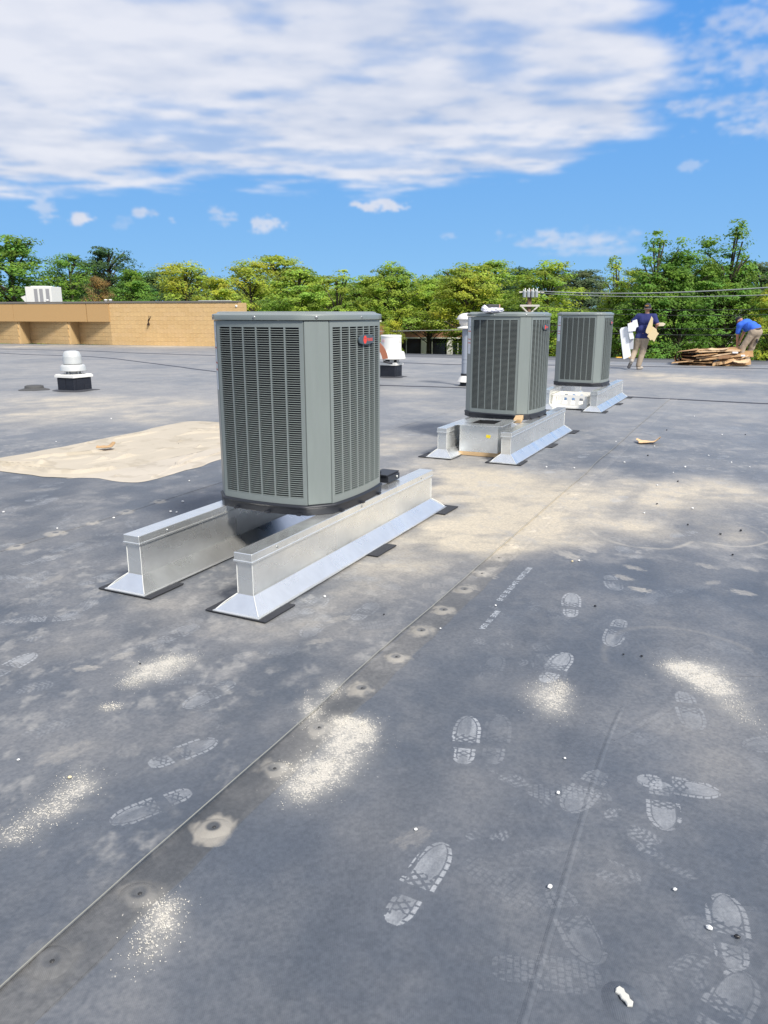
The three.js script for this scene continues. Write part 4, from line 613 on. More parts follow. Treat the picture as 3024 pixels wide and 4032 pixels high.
{ // small stone chips and dark crumbs
  const mats = [std([0.012, 0.012, 0.014], 0.35), std([0.78, 0.77, 0.74], 0.7), std([0.75, 0.62, 0.38], 0.7)], names = [['dark_crumb', 'small black rubber crumb lying on the grey roof', 'crumb', 'black rubber crumbs scattered on the roof'], ['stone_chip', 'small white stone chip lying on the grey roof', 'stone chip', 'white stone chips scattered on the roof'], ['foam_crumb', 'small cream coloured foam crumb lying on the grey roof', 'foam crumb', 'cream foam crumbs on the roof']];
  const r = rng(31), geos = [0, 1, 2].map(k => { const g = new THREE.IcosahedronGeometry(1, 1), p = g.attributes.position; const q = new Map(); for (let i = 0; i < p.count; i++) { const key = [p.getX(i), p.getY(i), p.getZ(i)].map(v => v.toFixed(3)).join(); if (!q.has(key)) q.set(key, 0.72 + r() * 0.5); const s = q.get(key); p.setXYZ(i, p.getX(i) * s * 1.1, p.getY(i) * s * 0.62, p.getZ(i) * s * 0.9); } g.computeVertexNormals(); return g; });
  CHIPS.forEach(([x, z, k], i) => { const n = names[k], d = Math.hypot(x, z), size = (0.0058 + 0.004 * r()) * (d > 5 ? 1.2 : 0.8), m = solo(n[0], geos[i % 3], mats[k], n[1], n[2], n[3]); m.scale.setScalar(size); m.position.set(x, size * 0.5 + 0.004, z); m.rotation.y = r() * 6; });
  const gr = rng(8), pos = []; const gg = new THREE.TetrahedronGeometry(1, 0);
  const inst = new THREE.InstancedMesh(gg, std([0.66, 0.62, 0.53], 0.8), 2600), mm = new THREE.Matrix4(), qq = new THREE.Quaternion(), sd = [];
  for (const s of SAND) for (let i = 0; i < 110; i++) sd.push(s); for (let i = 0; i < 2600; i++) { const s = sd[Math.floor(gr() * sd.length)], a = gr() * 6.283, rr = Math.sqrt(-Math.log(1 - gr() * 0.97)) * 0.85, sc = 0.0011 + gr() * 0.0016; qq.setFromEuler(new THREE.Euler(gr() * 6, gr() * 6, gr() * 6)); mm.compose(V(s[0] + Math.cos(a) * rr * s[2], 0.0055, s[1] + Math.sin(a) * rr * s[3]), qq, V(sc, sc, sc)); inst.setMatrixAt(i, mm); }
  inst.name = 'spilled_granules'; inst.userData = { kind: 'stuff', label: 'pale granules spilled in small heaps on the membrane', category: 'granules' }; inst.castShadow = inst.receiveShadow = true; scene.add(inst);
}
// crumpled bag and a dark roll left on the middle unit
{ const b = thing('trash_bag', 'crumpled white plastic bag lying on top of the middle unit', 'bag', null, V(1.275, 1.583, -9.35));
  const crump = (w, h, d, s) => { const g = mergeVertices(new THREE.IcosahedronGeometry(1, 5).deleteAttribute('uv').deleteAttribute('normal')), p = g.attributes.position; for (let i = 0; i < p.count; i++) { const x = p.getX(i), y = p.getY(i), z = p.getZ(i), k = 0.72 + 0.55 * Math.abs(noise(x * 2.6 + s, y * 2.6 + z * 1.9) - 0.5) * 1.6 + 0.16 * noise(x * 7 + s, z * 7 + y * 5); p.setXYZ(i, x * k * w, Math.max(-0.9 * h, y * k * h), z * k * d); } g.computeVertexNormals(); return g.translate(0, h * 0.8, 0); };
  part('plastic', [crump(0.11, 0.03, 0.08, 3).translate(0.03, 0, 0), crump(0.04, 0.036, 0.04, 8).rotateZ(0.9).translate(-0.075, 0.024, 0.02), crump(0.05, 0.016, 0.05, 5).translate(-0.06, 0.0, 0.04)], std([0.72, 0.72, 0.8], 0.45), b); }
{ const b = thing('dark_package', 'small dark box lying in the white bag on the middle unit', 'package', null, V(1.285, 1.6, -9.42), 0.2); part('body', rbox(0.14, 0.055, 0.09, 0, 0.045, 0, 0.008), std([0.05, 0.05, 0.055], 0.5), b); part('end_label', rbox(0.014, 0.05, 0.08, 0.075, 0.047, 0, 0.004), std([0.6, 0.35, 0.27], 0.6), b); }

// ---------------------------------------------------------------- tan block building at the far left
{
  const W0 = V(-20.18, 0, -41.33), TH = -0.2751;
  const b = thing('block_building', 'low tan concrete block building with overhanging fascia at the far left edge of the roof', 'building', null, W0, TH);
  const blockMats = [[0.585, 0.395, 0.185], [0.605, 0.408, 0.19], [0.57, 0.38, 0.175], [0.595, 0.402, 0.195]].map(c => { const t = dataTex(64, 64, (u, v) => { const k = 0.88 + 0.24 * tfbm(u, v, 6, 3, 91); return c.map(q => q * k); }, true); return new THREE.MeshStandardMaterial({ map: t, roughness: 0.9 }); });
  const mortar = std([0.56, 0.385, 0.185], 0.95), fasc = std([0.46, 0.285, 0.12], 0.6), cop = std([0.16, 0.145, 0.13], 0.5);
  const r = rng(4), gs = [0, 1, 2, 3].map(() => { const g = new THREE.BoxGeometry(0.392, 0.192, 0.09, 2, 1, 1), p = g.attributes.position; for (let i = 0; i < p.count; i++) if (p.getZ(i) > 0) p.setZ(i, p.getZ(i) + (r() - 0.5) * 0.012); g.computeVertexNormals(); return g; });
  let n = 0; const rest = [[], [], [], []];
  const wall = part('wall', [box(7.32, 2.05, 0.3, 10.44, 1.0, -0.148), box(0.25, 2.05, 4.0, 0, 1.0, -2.0).rotateY(0.62).translate(13.96, 0, -0.2), box(22, 2.05, 0.3, -4, 1.0, -1.6)], mortar, b);
  function course(x0, x1, rows, place) { for (let j = 0; j < rows; j++) { const o = (j % 2) * 0.2; for (let x = x0 - o; x < x1 - 0.02; x += 0.4) { const a = Math.max(x, x0), e = Math.min(x + 0.4, x1), w = e - a; if (w < 0.06) continue; const k = Math.floor(r() * 4), sx = (w - 0.003) / 0.392; const m = place((a + e) / 2, 0.1 + j * 0.2, sx); if (n < 298) { const q = part('block', gs[k], blockMats[Math.floor(r() * 4)], wall); q.applyMatrix4(m); n++; } else rest[k].push(gs[k].clone().applyMatrix4(m)); } } }
  const T = (x, y, z, ry, sx) => new THREE.Matrix4().compose(V(x, y, z), new THREE.Quaternion().setFromEuler(new THREE.Euler(0, ry, 0)), V(sx, 1, 1));
  course(6.8, 14.1, 10, (x, y, sx) => T(x, y, -0.04, 0, sx));
  for (const [a, e] of [[4.3, 6.8], [1.35, 4.3], [-1.7, 1.25], [-4.7, -1.8]]) {           // saw-tooth bays: deep on the left, flush on the right
    const L = Math.hypot(e - a, 0.75), ry = -Math.atan2(-0.0 - (-0.75), e - a), c = Math.cos(ry), s = Math.sin(ry);
    course(0, L, 6, (x, y, sx) => T(a + x * c, y, -0.79 - x * s, ry, sx));
    part('bay_wall', [box(L, 1.3, 0.1, L / 2, 0.65, -0.06).rotateY(ry).translate(a, 0, -0.79), box(0.1, 1.3, 0.85, e + 0.03, 0.65, -0.47)], mortar, b);
  }
  const rl = rest.flat(); if (rl.length) part('block_rest', merge(rl), blockMats[0], b).userData.kind = 'stuff';
  for (const [a, e] of [[-9, -3.5], [-3.5, 1.1], [1.1, 5.48], [5.5, 6.79]]) part('fascia_panel', [rbox(e - a - 0.015, 0.88, 0.06, (a + e) / 2, 1.57, 0.03, 0.006, 1)], fasc, b);
  part('soffit', box(16, 0.04, 1.5, -1.2, 1.15, -0.75), fasc, b);
  part('coping', [rbox(15.9, 0.09, 0.34, -1.12, 2.065, -0.08, 0.01, 1), rbox(7.1, 0.085, 0.36, 10.28, 2.075, -0.14, 0.01, 1)], cop, b);
  part('cap_strip', rbox(1.7, 0.02, 0.1, 12.6, 2.128, -0.02, 0.006, 1), paintWhite, b);
  part('roof_deck', box(20, 0.1, 7, 0.0, 1.9, -4.2), std([0.12, 0.12, 0.12], 0.8), b);
  part('light_bracket', [tube([[8.96, 1.02, 0.02], [9.02, 1.06, 0.12], [9.06, 1.16, 0.2], [9.16, 1.26, 0.3]], 0.03, 10, 5), tube([[9.14, 1.2, 0.25], [9.26, 1.42, 0.42]], 0.018, 6, 5), tube([[9.14, 1.2, 0.25], [9.34, 1.4, 0.38]], 0.018, 6, 5), rbox(0.12, 0.09, 0.06, 8.95, 1.02, 0.03, 0.01, 1)], std([0.05, 0.025, 0.02], 0.6), b, 'bent dark bracket sticking out of the wall');
  part('wall_lamp', lathe([[0, 0.06], [0.05, 0.03], [0.06, 0]], 12).rotateX(Math.PI / 2).translate(13.72, 1.87, 0.01), paintWhite, b);
  for (const x of [2.9, 6.35, 6.62]) part('vent_cap', lathe([[0.06, 0], [0.06, 0.06], [0.1, 0.07], [0.08, 0.11], [0, 0.13]], 14).translate(x, 2.1, -0.4), paintWhite, b);
  // packaged unit behind the parapet
  const h = thing('rooftop_unit', 'white boxy packaged rooftop air unit standing behind the tan parapet', 'air conditioner', null, V(-18.9, 1.95, -44.2), -0.12), wm = std([0.72, 0.72, 0.68], 0.5), gm = std([0.30, 0.30, 0.31], 0.6);
  part('cabinet', [rbox(1.5, 0.95, 1.1, 0.08, 0.52, 0, 0.02), rbox(0.9, 0.08, 0.7, 0, 1.0, 0, 0.02)], wm, h);
  part('intake_hood', quads([[[-0.67, 0.08, 0.5], [-0.67, 0.08, -0.5], [-1.0, 0.45, -0.5], [-1.0, 0.45, 0.5]], [[-1.0, 0.45, 0.5], [-1.0, 0.45, -0.5], [-0.67, 0.55, -0.5], [-0.67, 0.55, 0.5]], [[-0.67, 0.08, 0.5], [-1.0, 0.45, 0.5], [-0.67, 0.55, 0.5], [-0.67, 0.3, 0.5]]]), wm, h);
  for (const x of [-0.06, 0.25, 0.62]) { part('grille', [box(0.2, 0.72, 0.02, x, 0.52, 0.552)], gm, h); }
}

// ---------------------------------------------------------------- trees
const barkMat = std([0.075, 0.06, 0.045], 0.95);
const leafMat = (c, k = 0) => new THREE.MeshPhysicalMaterial({ color: rgb(...c), roughness: 0.75, side: THREE.DoubleSide, vertexColors: true, transmission: 0.55, thickness: 0, specularIntensity: 0.25 });
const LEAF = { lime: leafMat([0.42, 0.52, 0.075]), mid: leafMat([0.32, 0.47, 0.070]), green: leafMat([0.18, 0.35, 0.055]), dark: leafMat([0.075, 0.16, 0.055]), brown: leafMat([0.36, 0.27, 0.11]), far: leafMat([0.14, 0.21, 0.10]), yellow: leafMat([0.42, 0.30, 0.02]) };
// a tree of unit height 10: limbs carry flattened leaf clumps; every leaf is a small bent two-triangle face
function treeGeo(seed, shape, leafSize, clumps, perClump, gaps, low = 0.16) {
  const r = rng(seed), H = 10, limb = [], pos = [], col = [], nrm = [];
  const rad = y => shape === 'cone' ? 2.0 * Math.sqrt(clamp(1 - Math.pow((y - 0.36) / 0.40, 2))) * (0.82 + 0.3 * Math.abs(Math.sin(y * 23))) : shape === 'round' ? 2.1 * Math.sqrt(clamp(1 - Math.pow((y - 0.58) / 0.43, 2))) : 1.85 * Math.pow(clamp(1 - Math.pow(Math.abs(y - 0.5) / 0.51, 2.6)), 0.6);
  const bend = [(r() - 0.5) * 0.5, (r() - 0.5) * 0.5];
  const ax = y => [bend[0] * Math.sin(y * 2.5), bend[1] * Math.sin(y * 2.1)];
  const tr = []; for (let i = 0; i <= 6; i++) { const y = i / 6 * 0.93, a = ax(y); tr.push(V(a[0], y * H, a[1])); }
  const tc = new THREE.CatmullRomCurve3(tr), tg = new THREE.TubeGeometry(tc, 14, 1, 6, false), tp = tg.attributes.position;
  for (let i = 0; i < tp.count; i++) { const y = clamp(tp.getY(i) / H), a = ax(y), k = lerp(0.17, 0.02, y); tp.setXYZ(i, a[0] + (tp.getX(i) - a[0]) * k, tp.getY(i), a[1] + (tp.getZ(i) - a[1]) * k); }
  limb.push(tg);
  const lobes = []; for (let i = 0; i < 9; i++) lobes.push([r() * 6.283, 0.25 + r() * 0.75, 0.75 + r() * 0.5]);
  for (let c = 0; c < clumps; c++) {
    const y = shape === 'cone' ? 0.20 + 0.55 * r() : low + (0.99 - low) * r(), a = r() * 6.283, q = Math.pow(r(), 0.42);
    let k = 1; for (const l of lobes) { const da = Math.abs(((a - l[0] + 9.425) % 6.283) - 3.142), dy = (y - l[1]) * 4; k = Math.max(k * 1, lerp(1, l[2], Math.exp(-da * da - dy * dy) * 0.9)); }
    let y_ = y, lx = 0, lz = 0; const lead = shape === 'cone' && c % 10 < 4; if (lead) { const li = c % 3, la = li * 2.1 + seed; lx = Math.cos(la) * [0.25, 1.0, 0.9][li]; lz = Math.sin(la) * [0.25, 1.0, 0.9][li]; y_ = lerp(0.58, [1.0, 0.93, 0.85][li], Math.pow(r(), 1.25)); }
    const R = lead ? 1.0 * Math.pow(clamp(([1.0, 0.93, 0.85][c % 3] - y_) / 0.4 + 0.04), 0.75) * q : rad(y) * q * k * (0.85 + 0.3 * noise(Math.cos(a) * 2 + seed, Math.sin(a) * 2 + y * 6)), ac = ax(y_), cx = ac[0] + lx + Math.cos(a) * R, cz = ac[1] + lz + Math.sin(a) * R, cy = y_ * H + (r() - 0.5) * 0.5;
    if (q > 0.5 && c % 4 === 0) { const b = ax(Math.max(0.1, y - 0.13)); limb.push(new THREE.TubeGeometry(new THREE.CatmullRomCurve3([V(b[0], (y - 0.13) * H, b[1]), V(lerp(b[0], cx, 0.5), cy - 0.55, lerp(b[1], cz, 0.5)), V(cx, cy, cz)]), 4, 0.035, 4, false)); }
    const sp = (0.38 + 0.34 * r()) * (shape === 'cone' ? 0.85 * (1 - 0.55 * y) : 1 - 0.35 * y), tone = 0.75 + 0.5 * r(), warm = r();
    const m = Math.round(perClump * (0.5 + r()));
    for (let i = 0; i < m; i++) {
      const u = r() * 2 - 1, th = r() * 6.283, rr = Math.pow(r(), 0.4) * sp, s = Math.sqrt(1 - u * u);
      const ox = s * Math.cos(th) * rr * 1.25, oy = u * rr * 0.62, oz = s * Math.sin(th) * rr * 1.25;
      if (noise((cx + ox) * 2.2 + seed, (cy + oy) * 2.2 + (cz + oz) * 1.3) < gaps) continue;
      const n = V(ox * 1.1 + Math.cos(a) * 0.35 + (r() - 0.5) * 0.8, oy + 0.45 + (r() - 0.5) * 0.7, oz * 1.1 + Math.sin(a) * 0.35 + (r() - 0.5) * 0.8).normalize(), t1 = V(r() - 0.5, r() - 0.5, r() - 0.5).cross(n).normalize(), t2 = n.clone().cross(t1), L = leafSize * (0.6 + 0.8 * r()), Wd = L * 0.55;
      const c0 = V(cx + ox, cy + oy, cz + oz), A0 = c0.clone().addScaledVector(t1, -L), B0 = c0.clone().addScaledVector(t1, L), P0 = c0.clone().addScaledVector(t2, Wd).addScaledVector(n, 0.15 * L), Q0 = c0.clone().addScaledVector(t2, -Wd).addScaledVector(n, 0.15 * L);
      const v = tone * (0.78 + 0.44 * r()), cl = [v * (0.9 + 0.35 * warm), v, v * (1.1 - 0.4 * warm)];
      for (const tri of [[A0, B0, P0], [A0, Q0, B0]]) for (const p of tri) { pos.push(p.x, p.y, p.z); col.push(...cl); nrm.push(n.x, n.y, n.z); }
    }
  }
  const g = new THREE.BufferGeometry(); g.setAttribute('position', new THREE.Float32BufferAttribute(pos, 3)); g.setAttribute('color', new THREE.Float32BufferAttribute(col, 3)); g.setAttribute('normal', new THREE.Float32BufferAttribute(nrm, 3));
  return { crown: g, trunk: merge(limb) };
}
const KIND = {
  broad: [1, 2, 3].map(k => treeGeo(100 + k, 'oval', 0.070, 300, 84, 0.30)),
  round: [treeGeo(201, 'round', 0.072, 330, 84, 0.28)],
  airy: [1, 2].map(k => treeGeo(300 + k, 'oval', 0.062, 260, 74, 0.40)),
  high: [1, 2].map(k => treeGeo(500 + k, 'oval', 0.070, 220, 84, 0.32, 0.56)),
  cone: [1, 2, 3].map(k => treeGeo(400 + k, 'cone', 0.064, 420, 66, 0.30)),
};
function tree(x, z, h, w, kind, vi, mat, label, group, y0 = -5, name = 'tree') {
  const g = KIND[kind][vi % KIND[kind].length], t = thing(name, label, 'tree', group, V(x, y0, z), hash2(Math.round(x * 10), Math.round(z)) * 6.28);
  part('trunk', g.trunk, barkMat, t); part('crown', g.crown, LEAF[mat], t);
  const natural = kind === 'round' ? 4.2 : kind === 'cone' ? 3.8 : 3.7; t.scale.set(w / natural, h / 10, w / natural); return t;
}
// x, z, height, crown width come from where each tree stands in the row beyond the roof
const TK = [['broad', 'green', 'tall dark green tree at the far left above the tan fascia'], ['broad', 'green', 'green tree cut by the left edge of the picture'], ['airy', 'green', 'thin topped green tree right of the white rooftop unit'], ['round', 'dark', 'round topped very dark green tree standing high at left'], ['airy', 'brown', 'small brown leaved tree below the dark round tree'], ['broad', 'green', 'low green tree right of the brown leaved tree'], ['broad', 'dark', 'low dark green tree above the middle of the tan wall'], ['airy', 'lime', 'light lime tree with a thin top above the tan wall'], ['broad', 'lime', 'bushy lime tree above the right end of the tan wall'], ['airy', 'lime', 'pale lime tree with thin crown left above the nearest unit'],
  ['broad', 'lime', 'tall pale lime tree above the left side of the nearest unit'], ['broad', 'mid', 'bright green tree straight above the nearest unit'], ['cone', 'mid', 'pointed green tree above the right edge of the nearest unit'], ['high', 'mid', 'thin topped green tree above the white drum fan'], ['high', 'mid', 'reddish trunked green tree right of the drum fan'], ['high', 'lime', 'lime tree left of the flue pipe'], ['broad', 'mid', 'bushy green tree above the middle unit'], ['broad', 'dark', 'dark tree top behind the utility pole'], ['broad', 'mid', 'green tree right behind the utility pole'], ['broad', 'far', 'hazy dark green tree far behind the farthest unit'],
  ['cone', 'mid', 'pointed green tree above the farthest unit'], ['cone', 'green', 'tall twin topped green tree above the walking man'], ['high', 'green', 'full green tree between the two tall pointed trees'], ['cone', 'green', 'tallest pointed green tree at the right'], ['broad', 'far', 'hazy bluish green tree at the far right edge'], ['broad', 'lime', 'low lime tree cut by the right edge behind the bending man'], ['broad', 'green', 'green tree just outside the right edge'], ['broad', 'mid', 'green tree behind the pointed tree over the nearest unit'], ['round', 'mid', 'wide green tree far behind the nearest unit'], ['round', 'mid', 'wide green tree far behind the drum fan'], ['broad', 'dark', 'dark tree far behind the tan wall'], ['broad', 'green', 'green tree behind the tallest pointed tree'], ['cone', 'green', 'green pointed tree between the tall ones, farther back']];
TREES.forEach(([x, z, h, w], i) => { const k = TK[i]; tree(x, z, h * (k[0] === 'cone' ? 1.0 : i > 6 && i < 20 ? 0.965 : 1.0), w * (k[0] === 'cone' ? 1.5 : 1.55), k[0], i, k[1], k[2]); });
// more of the same row, standing behind and filling the gaps between those
{ const r = rng(19); let i = 0; const fill = [];
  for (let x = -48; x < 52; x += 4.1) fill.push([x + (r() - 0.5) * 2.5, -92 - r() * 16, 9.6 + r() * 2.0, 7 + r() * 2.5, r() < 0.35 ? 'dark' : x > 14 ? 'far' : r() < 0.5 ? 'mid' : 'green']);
  for (let x = -11; x < 34; x += 3.2) if (r() < 0.9 && !(x > 1.2 && x < 6.6) && !(x > 16.5 && x < 25)) fill.push([x + (r() - 0.5) * 1.5, -61 - r() * 4, 5.6 + r() * 2.2, 3.8 + r() * 1.5, r() < 0.5 ? 'mid' : 'green', 1]);
  for (const f of fill) tree(f[0], f[1], f[2], f[3], f[5] ? 'broad' : 'round', i++, f[4], f[5] ? 'smaller green tree in the lower row between the trees beyond the roof' : 'tree in the far row behind the nearer trees', f[5] ? 'smaller trees of the lower row' : 'trees of the far row', -5, f[5] ? 'small_tree' : 'far_tree');
}
{ // bushes and low growth along the far side of the street
  const r = rng(52), G = KIND.round[0];
  for (let x = -2; x < 32; x += 2.0) { if (r() < 0.22 || (x > 15.5 && x < 24)) continue; const t = thing('bush', 'green bush in the hedge row below the trees beyond the roof edge', 'bush', 'bushes below the trees', V(x + r(), -6.0, -52 - r() * 6), r() * 6); part('foliage', G.crown, LEAF[r() < 0.35 ? 'lime' : 'green'], t); t.scale.set(0.62, 0.27 + r() * 0.13, 0.62); }
  const y = thing('yellow_bush', 'bush with bright yellow leaves behind the walking man, at the roof edge', 'bush', null, V(10.9, -4.4, -34.5), 1); part('foliage', KIND.airy[0].crown, LEAF.yellow, y); part('stem', KIND.airy[0].trunk, barkMat, y); y.scale.set(0.34, 0.35, 0.3);
  const y2 = thing('yellow_leaf_tree', 'small tree with yellow green leaves between the nearest unit and the drum fan', 'tree', null, V(0.25, -5, -40), 2); part('crown', KIND.airy[1].crown, LEAF.lime, y2); part('trunk', KIND.airy[1].trunk, barkMat, y2); y2.scale.set(0.5, 0.62, 0.5);
}

// ---------------------------------------------------------------- buildings across the street
const brickTex = dataTex(256, 256, (u, v) => { const row = Math.floor(v * 24), off = (row % 2) * 0.5, c = Math.floor(u * 10 + off), m = ((v * 24) % 1) < 0.14 || ((u * 10 + off) % 1) < 0.05; const k = 0.8 + 0.4 * hash2(c, row); return m ? [0.36, 0.27, 0.21] : [0.36 * k, 0.155 * k, 0.085 * k]; }, true);
const brickMat = new THREE.MeshStandardMaterial({ map: brickTex, roughness: 0.9 }); brickTex.repeat.set(6, 1.6);
const glassMat = new THREE.MeshStandardMaterial({ color: rgb(0.015, 0.02, 0.03), roughness: 0.12 });
{ const b = thing('brick_building', 'low red brick building seen between tree trunks right of the drum fan', 'building', null, V(4.5, -5, -67));
  part('wall', [box(11, 1.3, 0.4, 0, 5.15, 0), box(11, 0.9, 0.3, 0, 0.45, 0)], brickMat, b); part('coping', box(11.2, 0.14, 0.6, 0, 5.87, 0), paintWhite, b); part('lintel', box(11, 0.1, 0.5, 0, 4.5, 0.05), paintWhite, b);
  for (let i = 0; i < 5; i++) { const w = part('window', box(1.7, 3.5, 0.1, -4.4 + i * 2.2, 2.68, -0.05), glassMat, b); part('frame', [box(0.08, 3.5, 0.14, -4.4 + i * 2.2 - 0.4, 2.68, 0)], paintWhite, w); part('pier', box(0.5, 3.6, 0.4, -5.5 + i * 2.2, 2.7, 0), paintWhite, b); }
  part('roof', box(11, 0.1, 9, 0, 5.78, -4.6), std([0.3, 0.3, 0.3], 0.8), b); for (const x of [-3.6, 2.2, 4.6]) part('roof_unit', rbox(1.0, 0.55, 0.8, x, 6.1, -1.2, 0.03, 1), paintWhite, b); }
{ const b = thing('brick_shop', 'long red brick shop building with grey door behind the cardboard pile', 'building', null, V(23, -5, -60));
  part('wall', [box(4.6, 4.3, 0.4, -2.4, 2.15, 0), box(5.4, 4.3, 0.4, 5.8, 2.15, 0), box(3.2, 1.5, 0.4, 1.5, 3.55, 0), box(2.6, 1.3, 0.4, -6, 3.65, 0), box(0.5, 4.3, 0.4, -7.5, 2.15, 0)], brickMat, b);
  part('coping', box(16.6, 0.12, 0.6, 0.5, 4.36, 0), std([0.5, 0.45, 0.4], 0.7), b); part('roof', box(16.4, 0.1, 9, 0.5, 4.28, -4.6), std([0.3, 0.3, 0.3], 0.8), b);
  part('garage_door', box(3.1, 2.8, 0.1, 1.5, 1.4, -0.08), std([0.33, 0.34, 0.36], 0.6), b);
  const s = part('shop_window', box(2.5, 2.9, 0.1, -6, 1.5, -0.05), glassMat, b); part('frame', [box(0.14, 3.0, 0.2, -7.2, 1.5, 0), box(0.14, 3.0, 0.2, -6.05, 1.5, 0), box(0.14, 3.0, 0.2, -4.8, 1.5, 0), box(2.5, 0.14, 0.2, -6, 2.95, 0)], paintWhite, s);
  part('round_sign', new THREE.CylinderGeometry(0.36, 0.36, 0.06, 28).rotateX(Math.PI / 2).translate(-6.55, 2.5, 0.12), std([0.8, 0.16, 0.04], 0.5), s, 'round orange sign'); }
{ const b = thing('white_building', 'white flat roofed building with roof railing behind the bending man', 'building', null, V(37, -5, -86)), wm = std([0.72, 0.71, 0.70], 0.6);
  part('wall', [box(9, 4.6, 6, 0, 2.3, 0), box(6.4, 1.9, 3, 2.2, 6.3, -2)], wm, b); part('canopy', [rbox(8.6, 0.35, 2.6, 0.6, 5.35, 2.4, 0.05, 1), rbox(4.6, 0.3, 1.2, 3.2, 7.25, -1, 0.05, 1)], paintWhite, b);
  for (let i = 0; i < 3; i++) { const w = part('window', box(1.6, 1.25, 0.1, -3.3 + i * 1.9, 3.6, 3.02), std([0.03, 0.09, 0.2], 0.15), b); part('frame', [box(0.08, 1.3, 0.14, -3.3 + i * 1.9, 3.6, 3.04), box(1.6, 0.06, 0.14, -3.3 + i * 1.9, 3.6, 3.04), box(0.16, 1.7, 0.2, -4.2 + i * 1.9, 3.5, 3.05)], paintWhite, w); }
  const rails = []; for (let i = 0; i < 7; i++) rails.push(box(0.06, 1.0, 0.06, 0.2 + i * 0.85, 7.9, -1)); for (const y of [7.9, 8.4]) rails.push(box(5.2, 0.06, 0.06, 2.75, y, -1)); part('railing', rails, paintWhite, b); }
{ const b = thing('yellow_barrier', 'yellow painted gate barrier low behind the walking man and white foam', 'barrier', null, V(14.4, -2.7, -47)), ym = std([0.75, 0.42, 0.02], 0.5);
  part('post', [rbox(0.35, 2.0, 0.2, -0.3, 0.7, 0, 0.03, 1), rbox(0.35, 2.0, 0.2, 0.45, 0.7, 0, 0.03, 1)], ym, b); part('bar', [rbox(1.9, 0.22, 0.16, -0.3, 0.15, 0.02, 0.03, 1)], ym, b); }

// ---------------------------------------------------------------- utility pole and wires
{ const p = thing('utility_pole', 'wooden utility pole with three grey transformers and a cross arm above the middle unit', 'utility pole', null, V(7.66, -5, -42));
  const gm = std([0.42, 0.45, 0.46], 0.45, { metalness: 0.3 }), wd = std([0.20, 0.13, 0.085], 0.9), pw = std([0.58, 0.55, 0.49], 0.7);
  part('pole', new THREE.CylinderGeometry(0.11, 0.15, 7.75, 12).translate(0, 3.88, 0), wd, p);
  for (const [x, z] of [[-0.30, 0.16], [-0.1, 0.2], [0.12, 0.2], [0.33, 0.14]]) { const t = part('transformer', lathe([[0, 0], [0.085, 0.01], [0.09, 0.04], [0.09, 0.3], [0.095, 0.31], [0.095, 0.34], [0.03, 0.37], [0, 0.37]], 16).translate(x, 7.33, z), gm, p); part('bushing', lathe([[0.025, 0], [0.038, 0.03], [0.025, 0.06], [0.038, 0.09], [0.015, 0.12], [0, 0.13]], 8).translate(x + 0.03, 7.69, z), paintWhite, t); part('bushing', lathe([[0.02, 0], [0.03, 0.03], [0.02, 0.05], [0, 0.09]], 8).translate(x - 0.05, 7.68, z), paintWhite, t); }
  part('cross_arm', [box(1.02, 0.1, 0.1, 0, 6.93, 0.16), box(1.3, 0.08, 0.08, 0.1, 7.62, 0)], pw, p); part('brace', [box(0.52, 0.07, 0.05, 0, 0, 0).rotateZ(0.75).translate(0.22, 6.7, 0.18), box(0.52, 0.07, 0.05, 0, 0, 0).rotateZ(-0.75).translate(-0.22, 6.7, 0.18), box(0.3, 0.12, 0.1, 0, 6.5, 0.18)], pw, p); }
const wireMat = std([0.36, 0.38, 0.36], 0.5), wireDark = std([0.05, 0.055, 0.05], 0.6);
function wire(a, b, sag, rad, mat, label) { const p = []; for (let i = 0; i <= 10; i++) { const t = i / 10; p.push([lerp(a[0], b[0], t), lerp(a[1], b[1], t) - sag * 4 * t * (1 - t), lerp(a[2], b[2], t)]); } solo('power_line', tube(p, rad, 60, 5), mat, label, 'wire'); }
wire([8.2, 2.66, -42], [19.5, 3.1, -25], 0.42, 0.026, wireMat, 'thick pale upper power line from the transformers to the right edge');
wire([8.2, 2.55, -42], [19.5, 2.55, -24], 0.32, 0.017, wireMat, 'thin pale second power line under the thick one');
wire([8.2, 1.90, -42], [19.5, 1.95, -28], 0.24, 0.012, wireDark, 'dark wire just above the walking man and the units');
wire([7.7, 1.72, -42], [19.5, 1.75, -28], 0.28, 0.012, wireDark, 'dark wire at shoulder height of the walking man');
wire([7.7, 1.0, -42], [19.5, 1.25, -28], 0.25, 0.012, wireDark, 'dark wire passing behind the back of the bending man');
wire([7.7, 0.72, -42], [19.5, 1.0, -28], 0.25, 0.016, wireDark, 'lowest dark wire passing over the cardboard pile');
wire([7.6, 0.78, -42], [-14, 0.62, -42], 0.12, 0.014, wireMat, 'pale wire running left from the pole behind the drum fan and flue');

